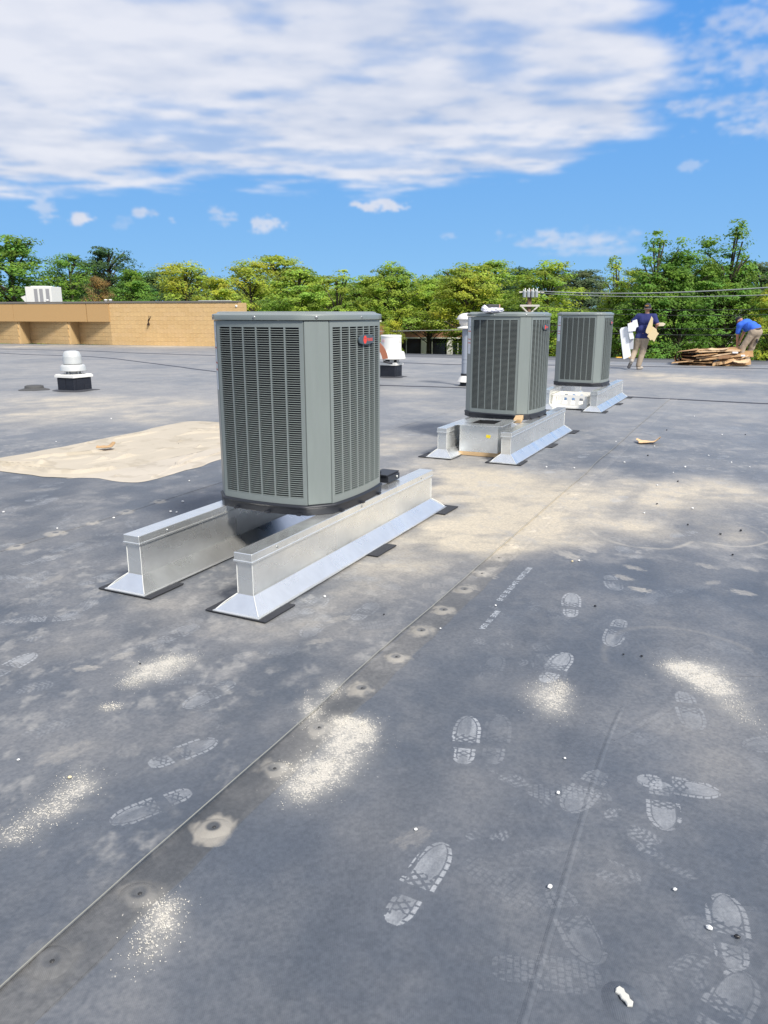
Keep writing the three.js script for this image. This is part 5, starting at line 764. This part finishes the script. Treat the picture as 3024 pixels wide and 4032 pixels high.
// ---------------------------------------------------------------- people: one distance field per body or garment, meshed with marching cubes
function field(bones, blend, cell, opt = {}) {  // bones: [ax,ay,az, bx,by,bz, ra, rb]; depth: squeeze along z about opt.zc
  const zq = opt.zq || 1, lo = V(1e9, 1e9, 1e9), hi = V(-1e9, -1e9, -1e9);
  for (const b of bones) for (const [o, r] of [[0, b[6]], [3, b[7]]]) { lo.min(V(b[o] - r, b[o + 1] - r, b[o + 2] - r)); hi.max(V(b[o] + r, b[o + 1] + r, b[o + 2] + r)); }
  const c = lo.clone().add(hi).multiplyScalar(0.5), half = Math.max(hi.x - lo.x, hi.y - lo.y, hi.z - lo.z) / 2 + blend + cell * 3, n = Math.max(16, Math.ceil(2 * half / cell));
  const mc = new MarchingCubes(n, new THREE.MeshBasicMaterial(), false, false, 160000); mc.isolation = 0;
  const hs = n / 2;
  for (let k = 0; k < n; k++) for (let j = 0; j < n; j++) for (let i = 0; i < n; i++) {
    const x = c.x + (i - hs) / hs * half, y = c.y + (j - hs) / hs * half, z = c.z + (k - hs) / hs * half; let d = 1;
    for (const b of bones) {
      const bx = b[3] - b[0], by = b[4] - b[1], bz = b[5] - b[2], px = x - b[0], py = y - b[1], pz = z - b[2], q = b[8] || 1;
      const l2 = bx * bx + by * by + bz * bz, t = l2 > 0 ? clamp((px * bx + py * by + pz * bz) / l2) : 0;
      const dz = (pz - t * bz) * q, e = Math.hypot(px - t * bx, py - t * by, dz) - lerp(b[6], b[7], t);
      const h = clamp(0.5 + 0.5 * (d - e) / blend); d = lerp(d, e, h) - blend * h * (1 - h);
    }
    if (opt.cut) d = Math.max(d, opt.cut(x, y, z));
    mc.field[i + j * n + k * n * n] = -d;
  }
  mc.update();
  const cnt = mc.count, g = new THREE.BufferGeometry(), p = new Float32Array(cnt * 3);
  for (let i = 0; i < cnt; i++) { p[i * 3] = c.x + mc.positionArray[i * 3] * half; p[i * 3 + 1] = c.y + mc.positionArray[i * 3 + 1] * half; p[i * 3 + 2] = c.z + mc.positionArray[i * 3 + 2] * half; }
  g.setAttribute('position', new THREE.BufferAttribute(p, 3));
  const m = mergeVertices(g, 1e-5); m.computeVertexNormals();
  // make the faces look outwards
  const a = m.attributes.position, ix = m.index; let vol = 0; const A_ = V(), B_ = V(), C_ = V();
  for (let i = 0; i < ix.count; i += 3) { A_.fromBufferAttribute(a, ix.getX(i)); B_.fromBufferAttribute(a, ix.getX(i + 1)); C_.fromBufferAttribute(a, ix.getX(i + 2)); vol += A_.dot(B_.clone().cross(C_)); }
  if (vol < 0) { for (let i = 0; i < ix.count; i += 3) { const q = ix.getX(i); ix.setX(i, ix.getX(i + 1)); ix.setX(i + 1, q); } m.computeVertexNormals(); }
  return m;
}
const bn = (a, b, ra, rb, q) => [...a, ...b, ra, rb, q];
function handBones(wr, dir, side, grip) {      // palm, five fingers of different lengths bent at the knuckles, thumb from the side
  const d = V(...dir).normalize(), s = V(...side).sub(d.clone().multiplyScalar(V(...side).dot(d))).normalize(), nrm = d.clone().cross(s), P = (u, v, w) => V(...wr).addScaledVector(d, u).addScaledVector(s, v).addScaledVector(nrm, w).toArray(), out = [];
  out.push(bn(P(0.0, 0, 0), P(0.03, 0, 0), 0.026, 0.026)); for (const v of [-0.027, -0.009, 0.009, 0.027]) out.push(bn(P(0.02, v * 0.7, 0), P(0.088, v, 0.002), 0.016, 0.0125));
  [[-0.028, 0.062], [-0.0095, 0.074], [0.009, 0.08], [0.028, 0.070]].forEach(([v, L]) => { const a = 0.25 + grip * 0.6, b = a + 0.35 + grip * 0.9; const k1 = P(0.088, v, 0.002), k2 = P(0.088 + Math.cos(a) * L * 0.5, v * 1.1, Math.sin(a) * L * 0.5), k3 = P(0.088 + Math.cos(a) * L * 0.5 + Math.cos(b) * L * 0.5, v * 1.1, Math.sin(a) * L * 0.5 + Math.sin(b) * L * 0.5); out.push(bn(k1, k2, 0.0095, 0.0088), bn(k2, k3, 0.0088, 0.0075)); });
  out.push(bn(P(0.02, 0.026, 0.004), P(0.055, 0.052, 0.014), 0.014, 0.011), bn(P(0.055, 0.052, 0.014), P(0.084, 0.056, 0.026), 0.0105, 0.0085));
  return out;
}
function headBones(c, fwd, up) {                // skull, jaw, nose, brow, ears
  const f = V(...fwd).normalize(), r0 = f.clone().cross(V(...up)).normalize(), u = r0.clone().cross(f), P = (a, b, d) => V(...c).addScaledVector(r0, a).addScaledVector(u, b).addScaledVector(f, d).toArray();
  return { P, bones: [bn(P(0, 0.035, -0.022), P(0, 0.035, 0.018), 0.083, 0.080), bn(P(0, -0.03, 0.03), P(0, -0.075, 0.058), 0.058, 0.034), bn(P(0, 0.0, 0.088), P(0, -0.028, 0.108), 0.012, 0.015), bn(P(-0.03, 0.02, 0.078), P(0.03, 0.02, 0.078), 0.018, 0.018), bn(P(-0.02, -0.058, 0.084), P(0.02, -0.058, 0.084), 0.011, 0.011), bn(P(0.078, -0.01, -0.008), P(0.083, 0.025, -0.016), 0.014, 0.017), bn(P(-0.078, -0.01, -0.008), P(-0.083, 0.025, -0.016), 0.014, 0.017)] };
}
const skinTex = std([0.40, 0.21, 0.135], 0.6), khaki = new THREE.MeshStandardMaterial({ map: dataTex(256, 256, (u, v) => { const k = 0.88 + 0.24 * tfbm(u, v, 8, 4, 95); return [0.34 * k, 0.275 * k, 0.205 * k]; }, true), color: rgb(1, 1, 1), roughness: 0.9 });
function bodyGeo(bones, hands, head) { return merge([field(bones, 0.03, 0.014), ...hands.map(h => field(h, 0.008, 0.0042)), field(head, 0.022, 0.006)]); }
function clothFold(g, amp, f, seed) { const p = g.attributes.position, n = g.attributes.normal; for (let i = 0; i < p.count; i++) { const k = (fbm(p.getX(i) * f + seed, p.getY(i) * f * 0.7 + p.getZ(i) * f * 0.6, 3) - 0.5) * 2 * amp; p.setXYZ(i, p.getX(i) + n.getX(i) * k, p.getY(i) + n.getY(i) * k, p.getZ(i) + n.getZ(i) * k); } g.computeVertexNormals(); const t = new Float32Array(p.count * 2); for (let i = 0; i < p.count; i++) { t[i * 2] = p.getX(i) + p.getZ(i); t[i * 2 + 1] = p.getY(i); } g.setAttribute('uv', new THREE.BufferAttribute(t, 2)); return g; }
function shoe(heel, toe, r, lift) { return field([bn(heel, [(heel[0] + toe[0]) / 2, (heel[1] + toe[1]) / 2, (heel[2] + toe[2]) / 2], r, r * 0.92), bn([(heel[0] + toe[0]) / 2, (heel[1] + toe[1]) / 2, (heel[2] + toe[2]) / 2], toe, r * 0.95, r * 0.82), ...(lift ? [bn(heel, lift, r * 0.9, r * 1.05)] : [])], 0.02, 0.009); }

{ // the walking man, seen from behind
  const t = thing('person', 'man walking away in navy shirt, khaki trousers and dark cap, carrying white foam', 'person', null, V(7.28, 0.0, -22.35), -18.3 * D2R);
  const hd = headBones([0.125, 1.675, -0.01], [-0.12, -0.08, -1], [0, 1, 0]);
  const eL = [-0.285, 1.285, 0.0], wL = [-0.285, 1.05, -0.10], eR = [0.415, 1.26, 0.05], wR = [0.385, 1.155, -0.13], sL = [-0.085, 1.475, 0], sR = [0.305, 1.475, 0], kL = [-0.13, 0.50, -0.05], aL = [-0.185, 0.27, 0.2], kR = [0.085, 0.49, -0.02], aR = [0.005, 0.10, 0.03];
  const body = [bn([0.115, 1.48, 0], [0.125, 1.62, -0.005], 0.062, 0.055), bn(sL, [0.11, 1.46, 0], 0.06, 0.08), bn(sR, [0.11, 1.46, 0], 0.06, 0.08), bn([0.11, 1.40, 0.01], [0.05, 1.0, 0.01], 0.08, 0.075), bn([0.04, 0.92, 0.01], [0.05, 1.0, 0.01], 0.08, 0.075), bn(sL, eL, 0.052, 0.042), bn(eL, wL, 0.044, 0.029), bn(sR, eR, 0.054, 0.045), bn(eR, wR, 0.048, 0.03), bn([-0.045, 0.88, 0], kL, 0.085, 0.056), bn(kL, aL, 0.055, 0.038), bn([0.125, 0.88, 0], kR, 0.085, 0.056), bn(kR, aR, 0.055, 0.038)];
  part('body', bodyGeo(body, [handBones(wL, [0.02, -1, -0.25], [1, 0, 0], 0.8), handBones(wR, [-0.15, -0.5, -0.8], [-1, 0.2, 0], 0.9)], hd.bones), skinTex, t);
  part('shirt', clothFold(field([bn(sL, [0.11, 1.47, 0], 0.085, 0.10, 1.15), bn(sR, [0.11, 1.47, 0], 0.085, 0.10, 1.15), bn([0.03, 1.36, 0.01], [0.19, 1.36, 0.01], 0.145, 0.145, 1.2), bn([-0.005, 1.12, 0.01], [0.125, 1.12, 0.01], 0.135, 0.135, 1.15), bn([-0.025, 0.90, 0.01], [0.115, 0.90, 0.01], 0.132, 0.132, 1.1), bn(sL, [lerp(sL[0], eL[0], 0.72), lerp(sL[1], eL[1], 0.72), 0.0], 0.08, 0.072), bn(sR, [lerp(sR[0], eR[0], 0.72), lerp(sR[1], eR[1], 0.72), 0.035], 0.082, 0.076)], 0.05, 0.013, { cut: (x, y) => Math.max(0.872 - y, y - 1.555) }), 0.010, 9, 3), std([0.018, 0.026, 0.125], 0.85), t);
  part('trousers', clothFold(field([bn([-0.025, 0.90, 0.005], [0.105, 0.90, 0.005], 0.118, 0.118, 1.05), bn([-0.05, 0.84, 0.01], kL, 0.105, 0.083), bn(kL, [aL[0], aL[1] + 0.02, aL[2] - 0.02], 0.083, 0.066), bn([0.13, 0.84, 0.01], kR, 0.108, 0.085), bn(kR, [aR[0], 0.115, aR[2]], 0.084, 0.074)], 0.035, 0.013, { cut: (x, y) => y - 0.95 }), 0.010, 11, 8), khaki, t);
  part('shoe', shoe([-0.185, 0.245, 0.235], [-0.255, 0.075, 0.16], 0.05, [-0.185, 0.28, 0.2]), std([0.40, 0.36, 0.31], 0.8), t);
  part('sole', new THREE.CapsuleGeometry(0.048, 0.17, 4, 12).scale(1, 1, 0.3).rotateX(-0.38).rotateZ(-0.37).translate(-0.222, 0.155, 0.243), std([0.035, 0.035, 0.04], 0.7), t, 'dark sole of the lifted shoe');
  part('shoe', shoe([0.0, 0.048, 0.05], [0.10, 0.042, -0.16], 0.046, [0.005, 0.1, 0.03]), std([0.42, 0.37, 0.31], 0.8), t);
  const cp = hd.P, capB = [bn(cp(0, 0.055, -0.02), cp(0, 0.06, 0.02), 0.095, 0.092), bn(cp(0, 0.10, -0.01), cp(0, 0.10, 0.01), 0.06, 0.06)];
  const cap = part('cap', field(capB, 0.03, 0.006, { cut: (x, y) => 1.700 - y }), std([0.022, 0.024, 0.032], 0.8), t);
  part('brim', grid(12, 5, (u, v) => { const a = lerp(-1.15, 1.15, u), r = lerp(0.088, 0.17 - 0.03 * Math.abs(a), v), q = cp(Math.sin(a) * r * 0.92 + 0.0, 0.028 - 0.03 * v - 0.012 * a * a, -Math.cos(a) * r); return q; }), std([0.10, 0.105, 0.12], 0.8), cap);
  part('logo', [box(0.05, 0.012, 0.006, 0, 0, 0).rotateZ(0.25).translate(-0.02, 0.008, 0), box(0.045, 0.012, 0.006, 0, 0, 0).rotateZ(-0.28).translate(0.022, 0.008, 0), box(0.08, 0.009, 0.006, 0, -0.012, 0)].map(g => g.rotateX(-0.22).rotateY(-0.15).translate(0.105, 1.765, 0.105)), std([0.5, 0.27, 0.06], 0.6), cap, 'gold embroidered mark');
}
// what he carries
function carried(name, label, cat, shape, depth, mat, px, z, yaw = 0, group) {        // outline in the man's own plane, given in metres right of and above his heel
  const sh = new THREE.Shape(); shape.forEach((p, i) => i ? sh.lineTo(...p) : sh.moveTo(...p));
  const g = new THREE.ExtrudeGeometry(sh, { depth, bevelEnabled: true, bevelSize: 0.006, bevelThickness: 0.008, bevelSegments: 2 }); const c = V(...px, z);
  const m = solo(name, g.translate(0, 0, -depth / 2).rotateY(yaw).translate(c.x, c.y, c.z), mat, label, cat, group); m.position.set(7.28, 0, -22.35); m.rotation.y = -18.3 * D2R; return m;
}
const foamW = std([0.82, 0.83, 0.85], 0.75), foamT = std([0.72, 0.58, 0.34], 0.85);
carried('foam_sheet', 'long white foam sheet hanging from the walking man\'s left arm', 'foam', [[-0.574, 1.10], [-0.545, 1.15], [-0.40, 1.19], [-0.37, 1.16], [-0.225, 0.37], [-0.40, 0.29], [-0.42, 0.30]], 0.07, foamW, [0, 0], 0.10, 0.0);
carried('foam_block', 'white foam corner block under the walking man\'s left elbow', 'foam', [[-0.37, 1.27], [-0.25, 1.31], [-0.245, 1.35], [-0.14, 1.385], [-0.09, 1.20], [-0.14, 1.17], [-0.16, 1.08], [-0.34, 1.06]], 0.10, foamW, [0, 0], 0.19, 0.0);
carried('foam_block', 'lower white foam block between the long sheet and the walking man', 'foam', [[-0.335, 1.05], [-0.235, 1.07], [-0.18, 0.87], [-0.285, 0.85]], 0.09, foamW, [0, 0], 0.165, 0.0);
carried('foam_strip', 'thin grey white foam strip below the foam blocks beside the man\'s thigh', 'foam', [[-0.30, 0.84], [-0.185, 0.86], [-0.18, 0.58], [-0.26, 0.57], [-0.285, 0.66]], 0.03, std([0.5, 0.51, 0.55], 0.8), [0, 0], 0.12, 0.0);
carried('foam_board', 'pointed tan foam board held upright against the walking man\'s back', 'foam board', [[0.245, 1.475], [0.285, 1.41], [0.285, 1.22], [0.215, 1.08], [0.19, 1.0], [0.13, 1.04], [0.13, 1.10]], 0.04, foamT, [0, 0], 0.235, 0.0);
carried('foam_board', 'torn jagged tan foam board below the walking man\'s right hand', 'foam board', [[0.21, 1.14], [0.29, 1.20], [0.40, 1.12], [0.42, 1.05], [0.47, 1.01], [0.43, 0.95], [0.37, 0.79], [0.31, 0.85], [0.27, 0.83], [0.23, 0.88], [0.18, 0.93], [0.21, 1.0]], 0.035, foamT, [0, 0], 0.20, 0.0);
carried('foam_board', 'short cream foam board pointing right from under the walking man\'s right arm', 'foam board', [[0.42, 1.30], [0.58, 1.295], [0.63, 1.265], [0.585, 1.215], [0.42, 1.21]], 0.12, std([0.74, 0.66, 0.48], 0.8), [0, 0], -0.16, 0.0);

{ // the bending man at the right
  const t = thing('person', 'man in blue shirt, khaki trousers and dark cap bending over the cardboard pile', 'person', null, V(11.1, 0.0, -24.1), -24.5 * D2R);
  const hd = headBones([-0.245, 1.32, -0.50], [-0.55, -0.72, -0.45], [-0.5, 0.6, -0.4]);
  const sL = [-0.235, 1.20, -0.16], sR = [0.02, 1.27, -0.43], eL = [-0.27, 0.92, -0.18], wL = [-0.25, 0.66, -0.22], eR = [-0.10, 0.98, -0.52], wR = [-0.18, 0.72, -0.56], kL = [-0.085, 0.54, 0.05], aL = [-0.10, 0.10, 0.10], kR = [0.165, 0.55, -0.12], aR = [0.03, 0.11, -0.14], hL = [0.145, 0.97, 0.06], hR = [0.285, 0.97, -0.08];
  const body = [bn([-0.14, 1.26, -0.34], [-0.2, 1.30, -0.44], 0.06, 0.055), bn(sL, [-0.1, 1.25, -0.3], 0.06, 0.08), bn(sR, [-0.1, 1.25, -0.3], 0.06, 0.08), bn([-0.1, 1.24, -0.3], [0.18, 1.08, -0.04], 0.09, 0.08), bn([0.215, 0.99, -0.01], [0.18, 1.06, -0.04], 0.08, 0.08), bn(sL, eL, 0.052, 0.042), bn(eL, wL, 0.044, 0.03), bn(sR, eR, 0.052, 0.042), bn(eR, wR, 0.044, 0.03), bn(hL, kL, 0.085, 0.056), bn(kL, aL, 0.055, 0.038), bn(hR, kR, 0.085, 0.056), bn(kR, aR, 0.055, 0.038)];
  part('body', bodyGeo(body, [handBones(wL, [0.05, -1, -0.1], [-0.6, 0, -0.6], 0.6), handBones(wR, [-0.3, -1, 0], [0.6, 0, 0.6], 0.6)], hd.bones), skinTex, t);
  part('shirt', clothFold(field([bn(sL, [-0.1, 1.25, -0.3], 0.085, 0.105), bn(sR, [-0.1, 1.25, -0.3], 0.085, 0.105), bn([-0.13, 1.22, -0.22], [-0.03, 1.25, -0.33], 0.135, 0.135), bn([0.05, 1.17, -0.08], [0.12, 1.18, -0.18], 0.145, 0.145), bn([0.15, 1.10, 0.0], [0.24, 1.10, -0.10], 0.138, 0.138), bn(sL, [lerp(sL[0], eL[0], 0.75), lerp(sL[1], eL[1], 0.75), lerp(sL[2], eL[2], 0.75)], 0.085, 0.08), bn(sR, [lerp(sR[0], eR[0], 0.7), lerp(sR[1], eR[1], 0.7), lerp(sR[2], eR[2], 0.7)], 0.08, 0.075)], 0.05, 0.013, { cut: (x, y, z) => 1.045 - y + (x - 0.2) * 0.3 - (x < -0.05 ? 0.5 : 0) }), 0.010, 9, 6), std([0.03, 0.13, 0.62], 0.8), t);
  part('trousers', clothFold(field([bn([0.165, 1.01, 0.045], [0.285, 1.01, -0.075], 0.135, 0.135), bn(hL, kL, 0.112, 0.09), bn(kL, [aL[0], 0.125, aL[2]], 0.088, 0.082), bn(hR, kR, 0.112, 0.09), bn(kR, [aR[0], 0.13, aR[2]], 0.086, 0.08)], 0.04, 0.013, { cut: (x, y, z) => y - 1.10 - (x - 0.2) * 0.25 }), 0.011, 11, 2), khaki, t);
  part('belt', [new THREE.TorusGeometry(0.152, 0.016, 6, 40).scale(1, 1, 1.4).rotateX(Math.PI / 2 - 0.0).rotateZ(0.24).translate(0.222, 1.098, -0.018)], std([0.12, 0.085, 0.06], 0.6), t);
  part('shoe', shoe([-0.10, 0.05, 0.10], [-0.31, 0.045, 0.03], 0.048, aL), std([0.27, 0.24, 0.21], 0.8), t); part('shoe', shoe([0.03, 0.05, -0.13], [-0.14, 0.045, -0.25], 0.048, aR), std([0.22, 0.2, 0.18], 0.8), t);
  part('pouch', rbox(0.05, 0.13, 0.07, 0.335, 0.72, 0.0, 0.015).rotateZ(0.06), std([0.03, 0.03, 0.035], 0.7), t, 'dark pouch hanging at the hip');
  const cp = hd.P, u = V(...cp(0, 1, 0)).sub(V(...cp(0, 0, 0))), o = V(...cp(0, 0.028, 0));
  const cap = part('cap', field([bn(cp(0, 0.055, -0.02), cp(0, 0.06, 0.02), 0.097, 0.093), bn(cp(0, 0.10, -0.01), cp(0, 0.10, 0.01), 0.06, 0.06)], 0.03, 0.006, { cut: (x, y, z) => -(V(x, y, z).sub(o).dot(u)) }), std([0.02, 0.021, 0.028], 0.8), t);
  part('brim', grid(12, 5, (a_, v) => { const a = lerp(-1.1, 1.1, a_), r = lerp(0.088, 0.16 - 0.03 * Math.abs(a), v); return cp(Math.sin(a) * r * 0.92, 0.028 - 0.02 * v, Math.cos(a) * r); }), std([0.03, 0.03, 0.04], 0.8), cap);
}

// ---------------------------------------------------------------- the pile of flattened cardboard
{
  const at = V(10.2, 0.0, -24.2), ry = -23.3 * D2R;
  const browns = [[0.40, 0.235, 0.105], [0.54, 0.35, 0.18], [0.24, 0.13, 0.06], [0.64, 0.47, 0.29]].map(c => new THREE.MeshStandardMaterial({ map: CARD, color: rgb(c[0] / 0.5, c[1] / 0.32, c[2] / 0.16), roughness: 0.85 }));
  // near-left, near-right, far-right, far-left corners; thickness; sag; tone; label
  const S = [
    [[-1.0, 0.02, 0.28], [0.15, 0.01, 0.55], [0.5, 0.06, -0.7], [-0.9, 0.05, -0.7], 0.02, 0.01, 2, 'dark brown bottom sheet of the cardboard pile'],
    [[0.25, 0.03, 0.45], [1.06, 0.05, 0.2], [1.05, 0.16, -0.6], [0.3, 0.10, -0.7], 0.02, 0.02, 1, 'tan sheet lying lowest at the right end of the pile'],
    [[-0.02, 0.015, 0.62], [0.36, 0.085, 0.56], [0.98, 0.29, -0.25], [0.62, 0.25, -0.3], 0.085, 0.0, 1, 'thick folded tan carton with its end facing the camera at the front of the pile'],
    [[-1.02, 0.09, 0.26], [-0.05, 0.085, 0.5], [0.1, 0.16, -0.6], [-1.0, 0.15, -0.6], 0.028, 0.015, 0, 'brown sheet with ragged front edge at the lower left of the pile'],
    [[0.34, 0.10, 0.42], [0.96, 0.30, 0.12], [1.0, 0.36, -0.5], [0.3, 0.22, -0.6], 0.03, 0.01, 3, 'pale tan sheet rising to the right in the pile'],
    [[-0.40, 0.15, 0.45], [0.83, 0.31, 0.3], [0.9, 0.36, -0.5], [-0.3, 0.25, -0.6], 0.045, 0.01, 1, 'long tan sheet across the middle of the pile'],
    [[-0.92, 0.17, 0.3], [-0.10, 0.165, 0.42], [0.0, 0.22, -0.5], [-0.95, 0.24, -0.6], 0.03, 0.03, 2, 'dark sheet in the left middle of the pile'],
    [[-0.49, 0.205, 0.35], [0.64, 0.40, 0.2], [0.75, 0.43, -0.5], [-0.4, 0.32, -0.6], 0.035, 0.015, 3, 'pale long sheet sloping up to the right'],
    [[-0.76, 0.35, 0.22], [0.71, 0.425, 0.15], [0.75, 0.45, -0.6], [-0.7, 0.40, -0.65], 0.035, -0.02, 3, 'top pale edged sheet of the pile'],
    [[-0.95, 0.27, 0.2], [0.55, 0.34, 0.12], [0.6, 0.36, -0.6], [-0.95, 0.34, -0.6], 0.03, 0.05, 2, 'dark shadowed brown sheet below the top sheet'],
    [[-0.55, 0.41, 0.05], [-0.1, 0.47, 0.0], [0.3, 0.47, -0.6], [-0.6, 0.43, -0.6], 0.02, 0.0, 1, 'small tan flap on top left of the pile'],
    [[-0.35, 0.445, -0.1], [0.80, 0.46, -0.1], [0.86, 0.60, -0.35], [-0.2, 0.47, -0.6], 0.012, 0.03, 0, 'brown flap curling up at the back top right of the pile'],
    [[-0.62, 0.26, 0.5], [-0.12, 0.33, 0.52], [0.35, 0.40, -0.3], [-0.3, 0.36, -0.3], 0.016, 0.0, 0, 'brown torn piece jutting forward over the left middle of the pile'],
    [[0.05, 0.20, 0.58], [0.42, 0.25, 0.62], [0.62, 0.40, -0.1], [0.25, 0.36, -0.1], 0.02, 0.0, 2, 'dark narrow piece jutting forward at the middle of the pile'],
    [[0.55, 0.14, 0.5], [0.98, 0.12, 0.42], [1.02, 0.22, 0.1], [0.6, 0.2, 0.05], 0.014, 0.02, 3, 'pale narrow strip at the lower right of the pile'],
    [[-1.2, 0.05, 0.45], [-0.6, 0.13, 0.6], [-0.5, 0.16, 0.1], [-1.1, 0.1, 0.0], 0.016, 0.0, 1, 'small tan scrap leaning at the lower left of the pile'],
    [[-0.2, 0.475, 0.1], [0.35, 0.50, 0.22], [0.4, 0.52, -0.3], [-0.1, 0.50, -0.3], 0.014, 0.03, 3, 'pale loose piece lying across the top of the pile'],
    [[0.72, 0.29, 0.12], [1.1, 0.27, 0.1], [1.08, 0.44, -0.2], [0.75, 0.42, -0.3], 0.014, 0.0, 0, 'brown panel end at the right by the bending man\'s hand'],
  ];
  S.forEach((q, i) => {
    const [a, b, c, d] = q; const up = 14, top = (u, v, dy) => { const n = (x) => lerp(lerp(a[x], b[x], u), lerp(d[x], c[x], u), v); const e = (v < 0.01 ? 0.02 : 0) * (noise(u * 22 + i * 9, i) - 0.5) * 3.2; return [n(0) + e * 0.3, n(1) + dy - q[5] * 4 * u * (1 - u) + 0.012 * (noise(u * 5 + i, v * 3) - 0.5), n(2) + e * 1.4]; };
    const th = q[4], g = merge([grid(up, 5, (u, v) => top(u, v, th)), grid(up, 5, (u, v) => top(u, v, 0)), grid(up, 1, (u, v) => top(u, 0, lerp(0, th, v))), grid(up, 1, (u, v) => top(u, 1, lerp(0, th, v))), grid(5, 1, (u, v) => top(0, u, lerp(0, th, v))), grid(5, 1, (u, v) => top(1, u, lerp(0, th, v)))]);
    const m = solo('cardboard_sheet', g, browns[q[6]], q[7], 'cardboard', 'flattened cardboard sheets in the pile'); m.position.copy(at); m.rotation.y = ry;
  });
  // sheets bent over at the left end
  [[0.0, 0.17, 0, 'outer bent sheet curling round the left end of the pile'], [0.05, 0.11, 2, 'inner bent sheet curled inside the left end of the pile']].forEach(([dx, R, c, l]) => { const m = solo('cardboard_sheet', merge([0, 0.012].map(o => grid(18, 8, (u, v) => { const a = lerp(Math.PI * 0.5, Math.PI * 1.5, clamp((u - 0.25) * 2)), ext = u < 0.25 ? (0.25 - u) * 2.4 : u > 0.75 ? (u - 0.75) * 2.4 : 0; return [-0.97 + dx + Math.cos(a) * (R - o) + ext * 0.8, 0.215 + Math.sin(a) * (R - o) * 1.05 + (u < 0.25 ? ext * 0.12 : 0) + 0.02 * noise(v * 6, u * 4), lerp(0.32, -0.6, v) + 0.03 * noise(u * 9, c)]; }))), browns[c], l, 'cardboard', 'flattened cardboard sheets in the pile'); m.position.copy(at); m.rotation.y = ry; });
  [[0.58, 0.385, 0.28], [0.80, 0.30, 0.30]].forEach(([x, y, z], i) => { const m = solo('foam_scrap', rbox(0.16 - i * 0.03, 0.05, 0.06, x, y + 0.02, z, 0.01, 1), foamW, i ? 'white foam scrap lower on the cardboard pile, toward the bending man' : 'white foam scrap high on the cardboard pile', 'foam'); m.position.copy(at); m.rotation.y = ry; });
}
scene.traverse(o => { if (o.isMesh) { o.castShadow = true; o.receiveShadow = true; } });
renderer.render(scene, camera);
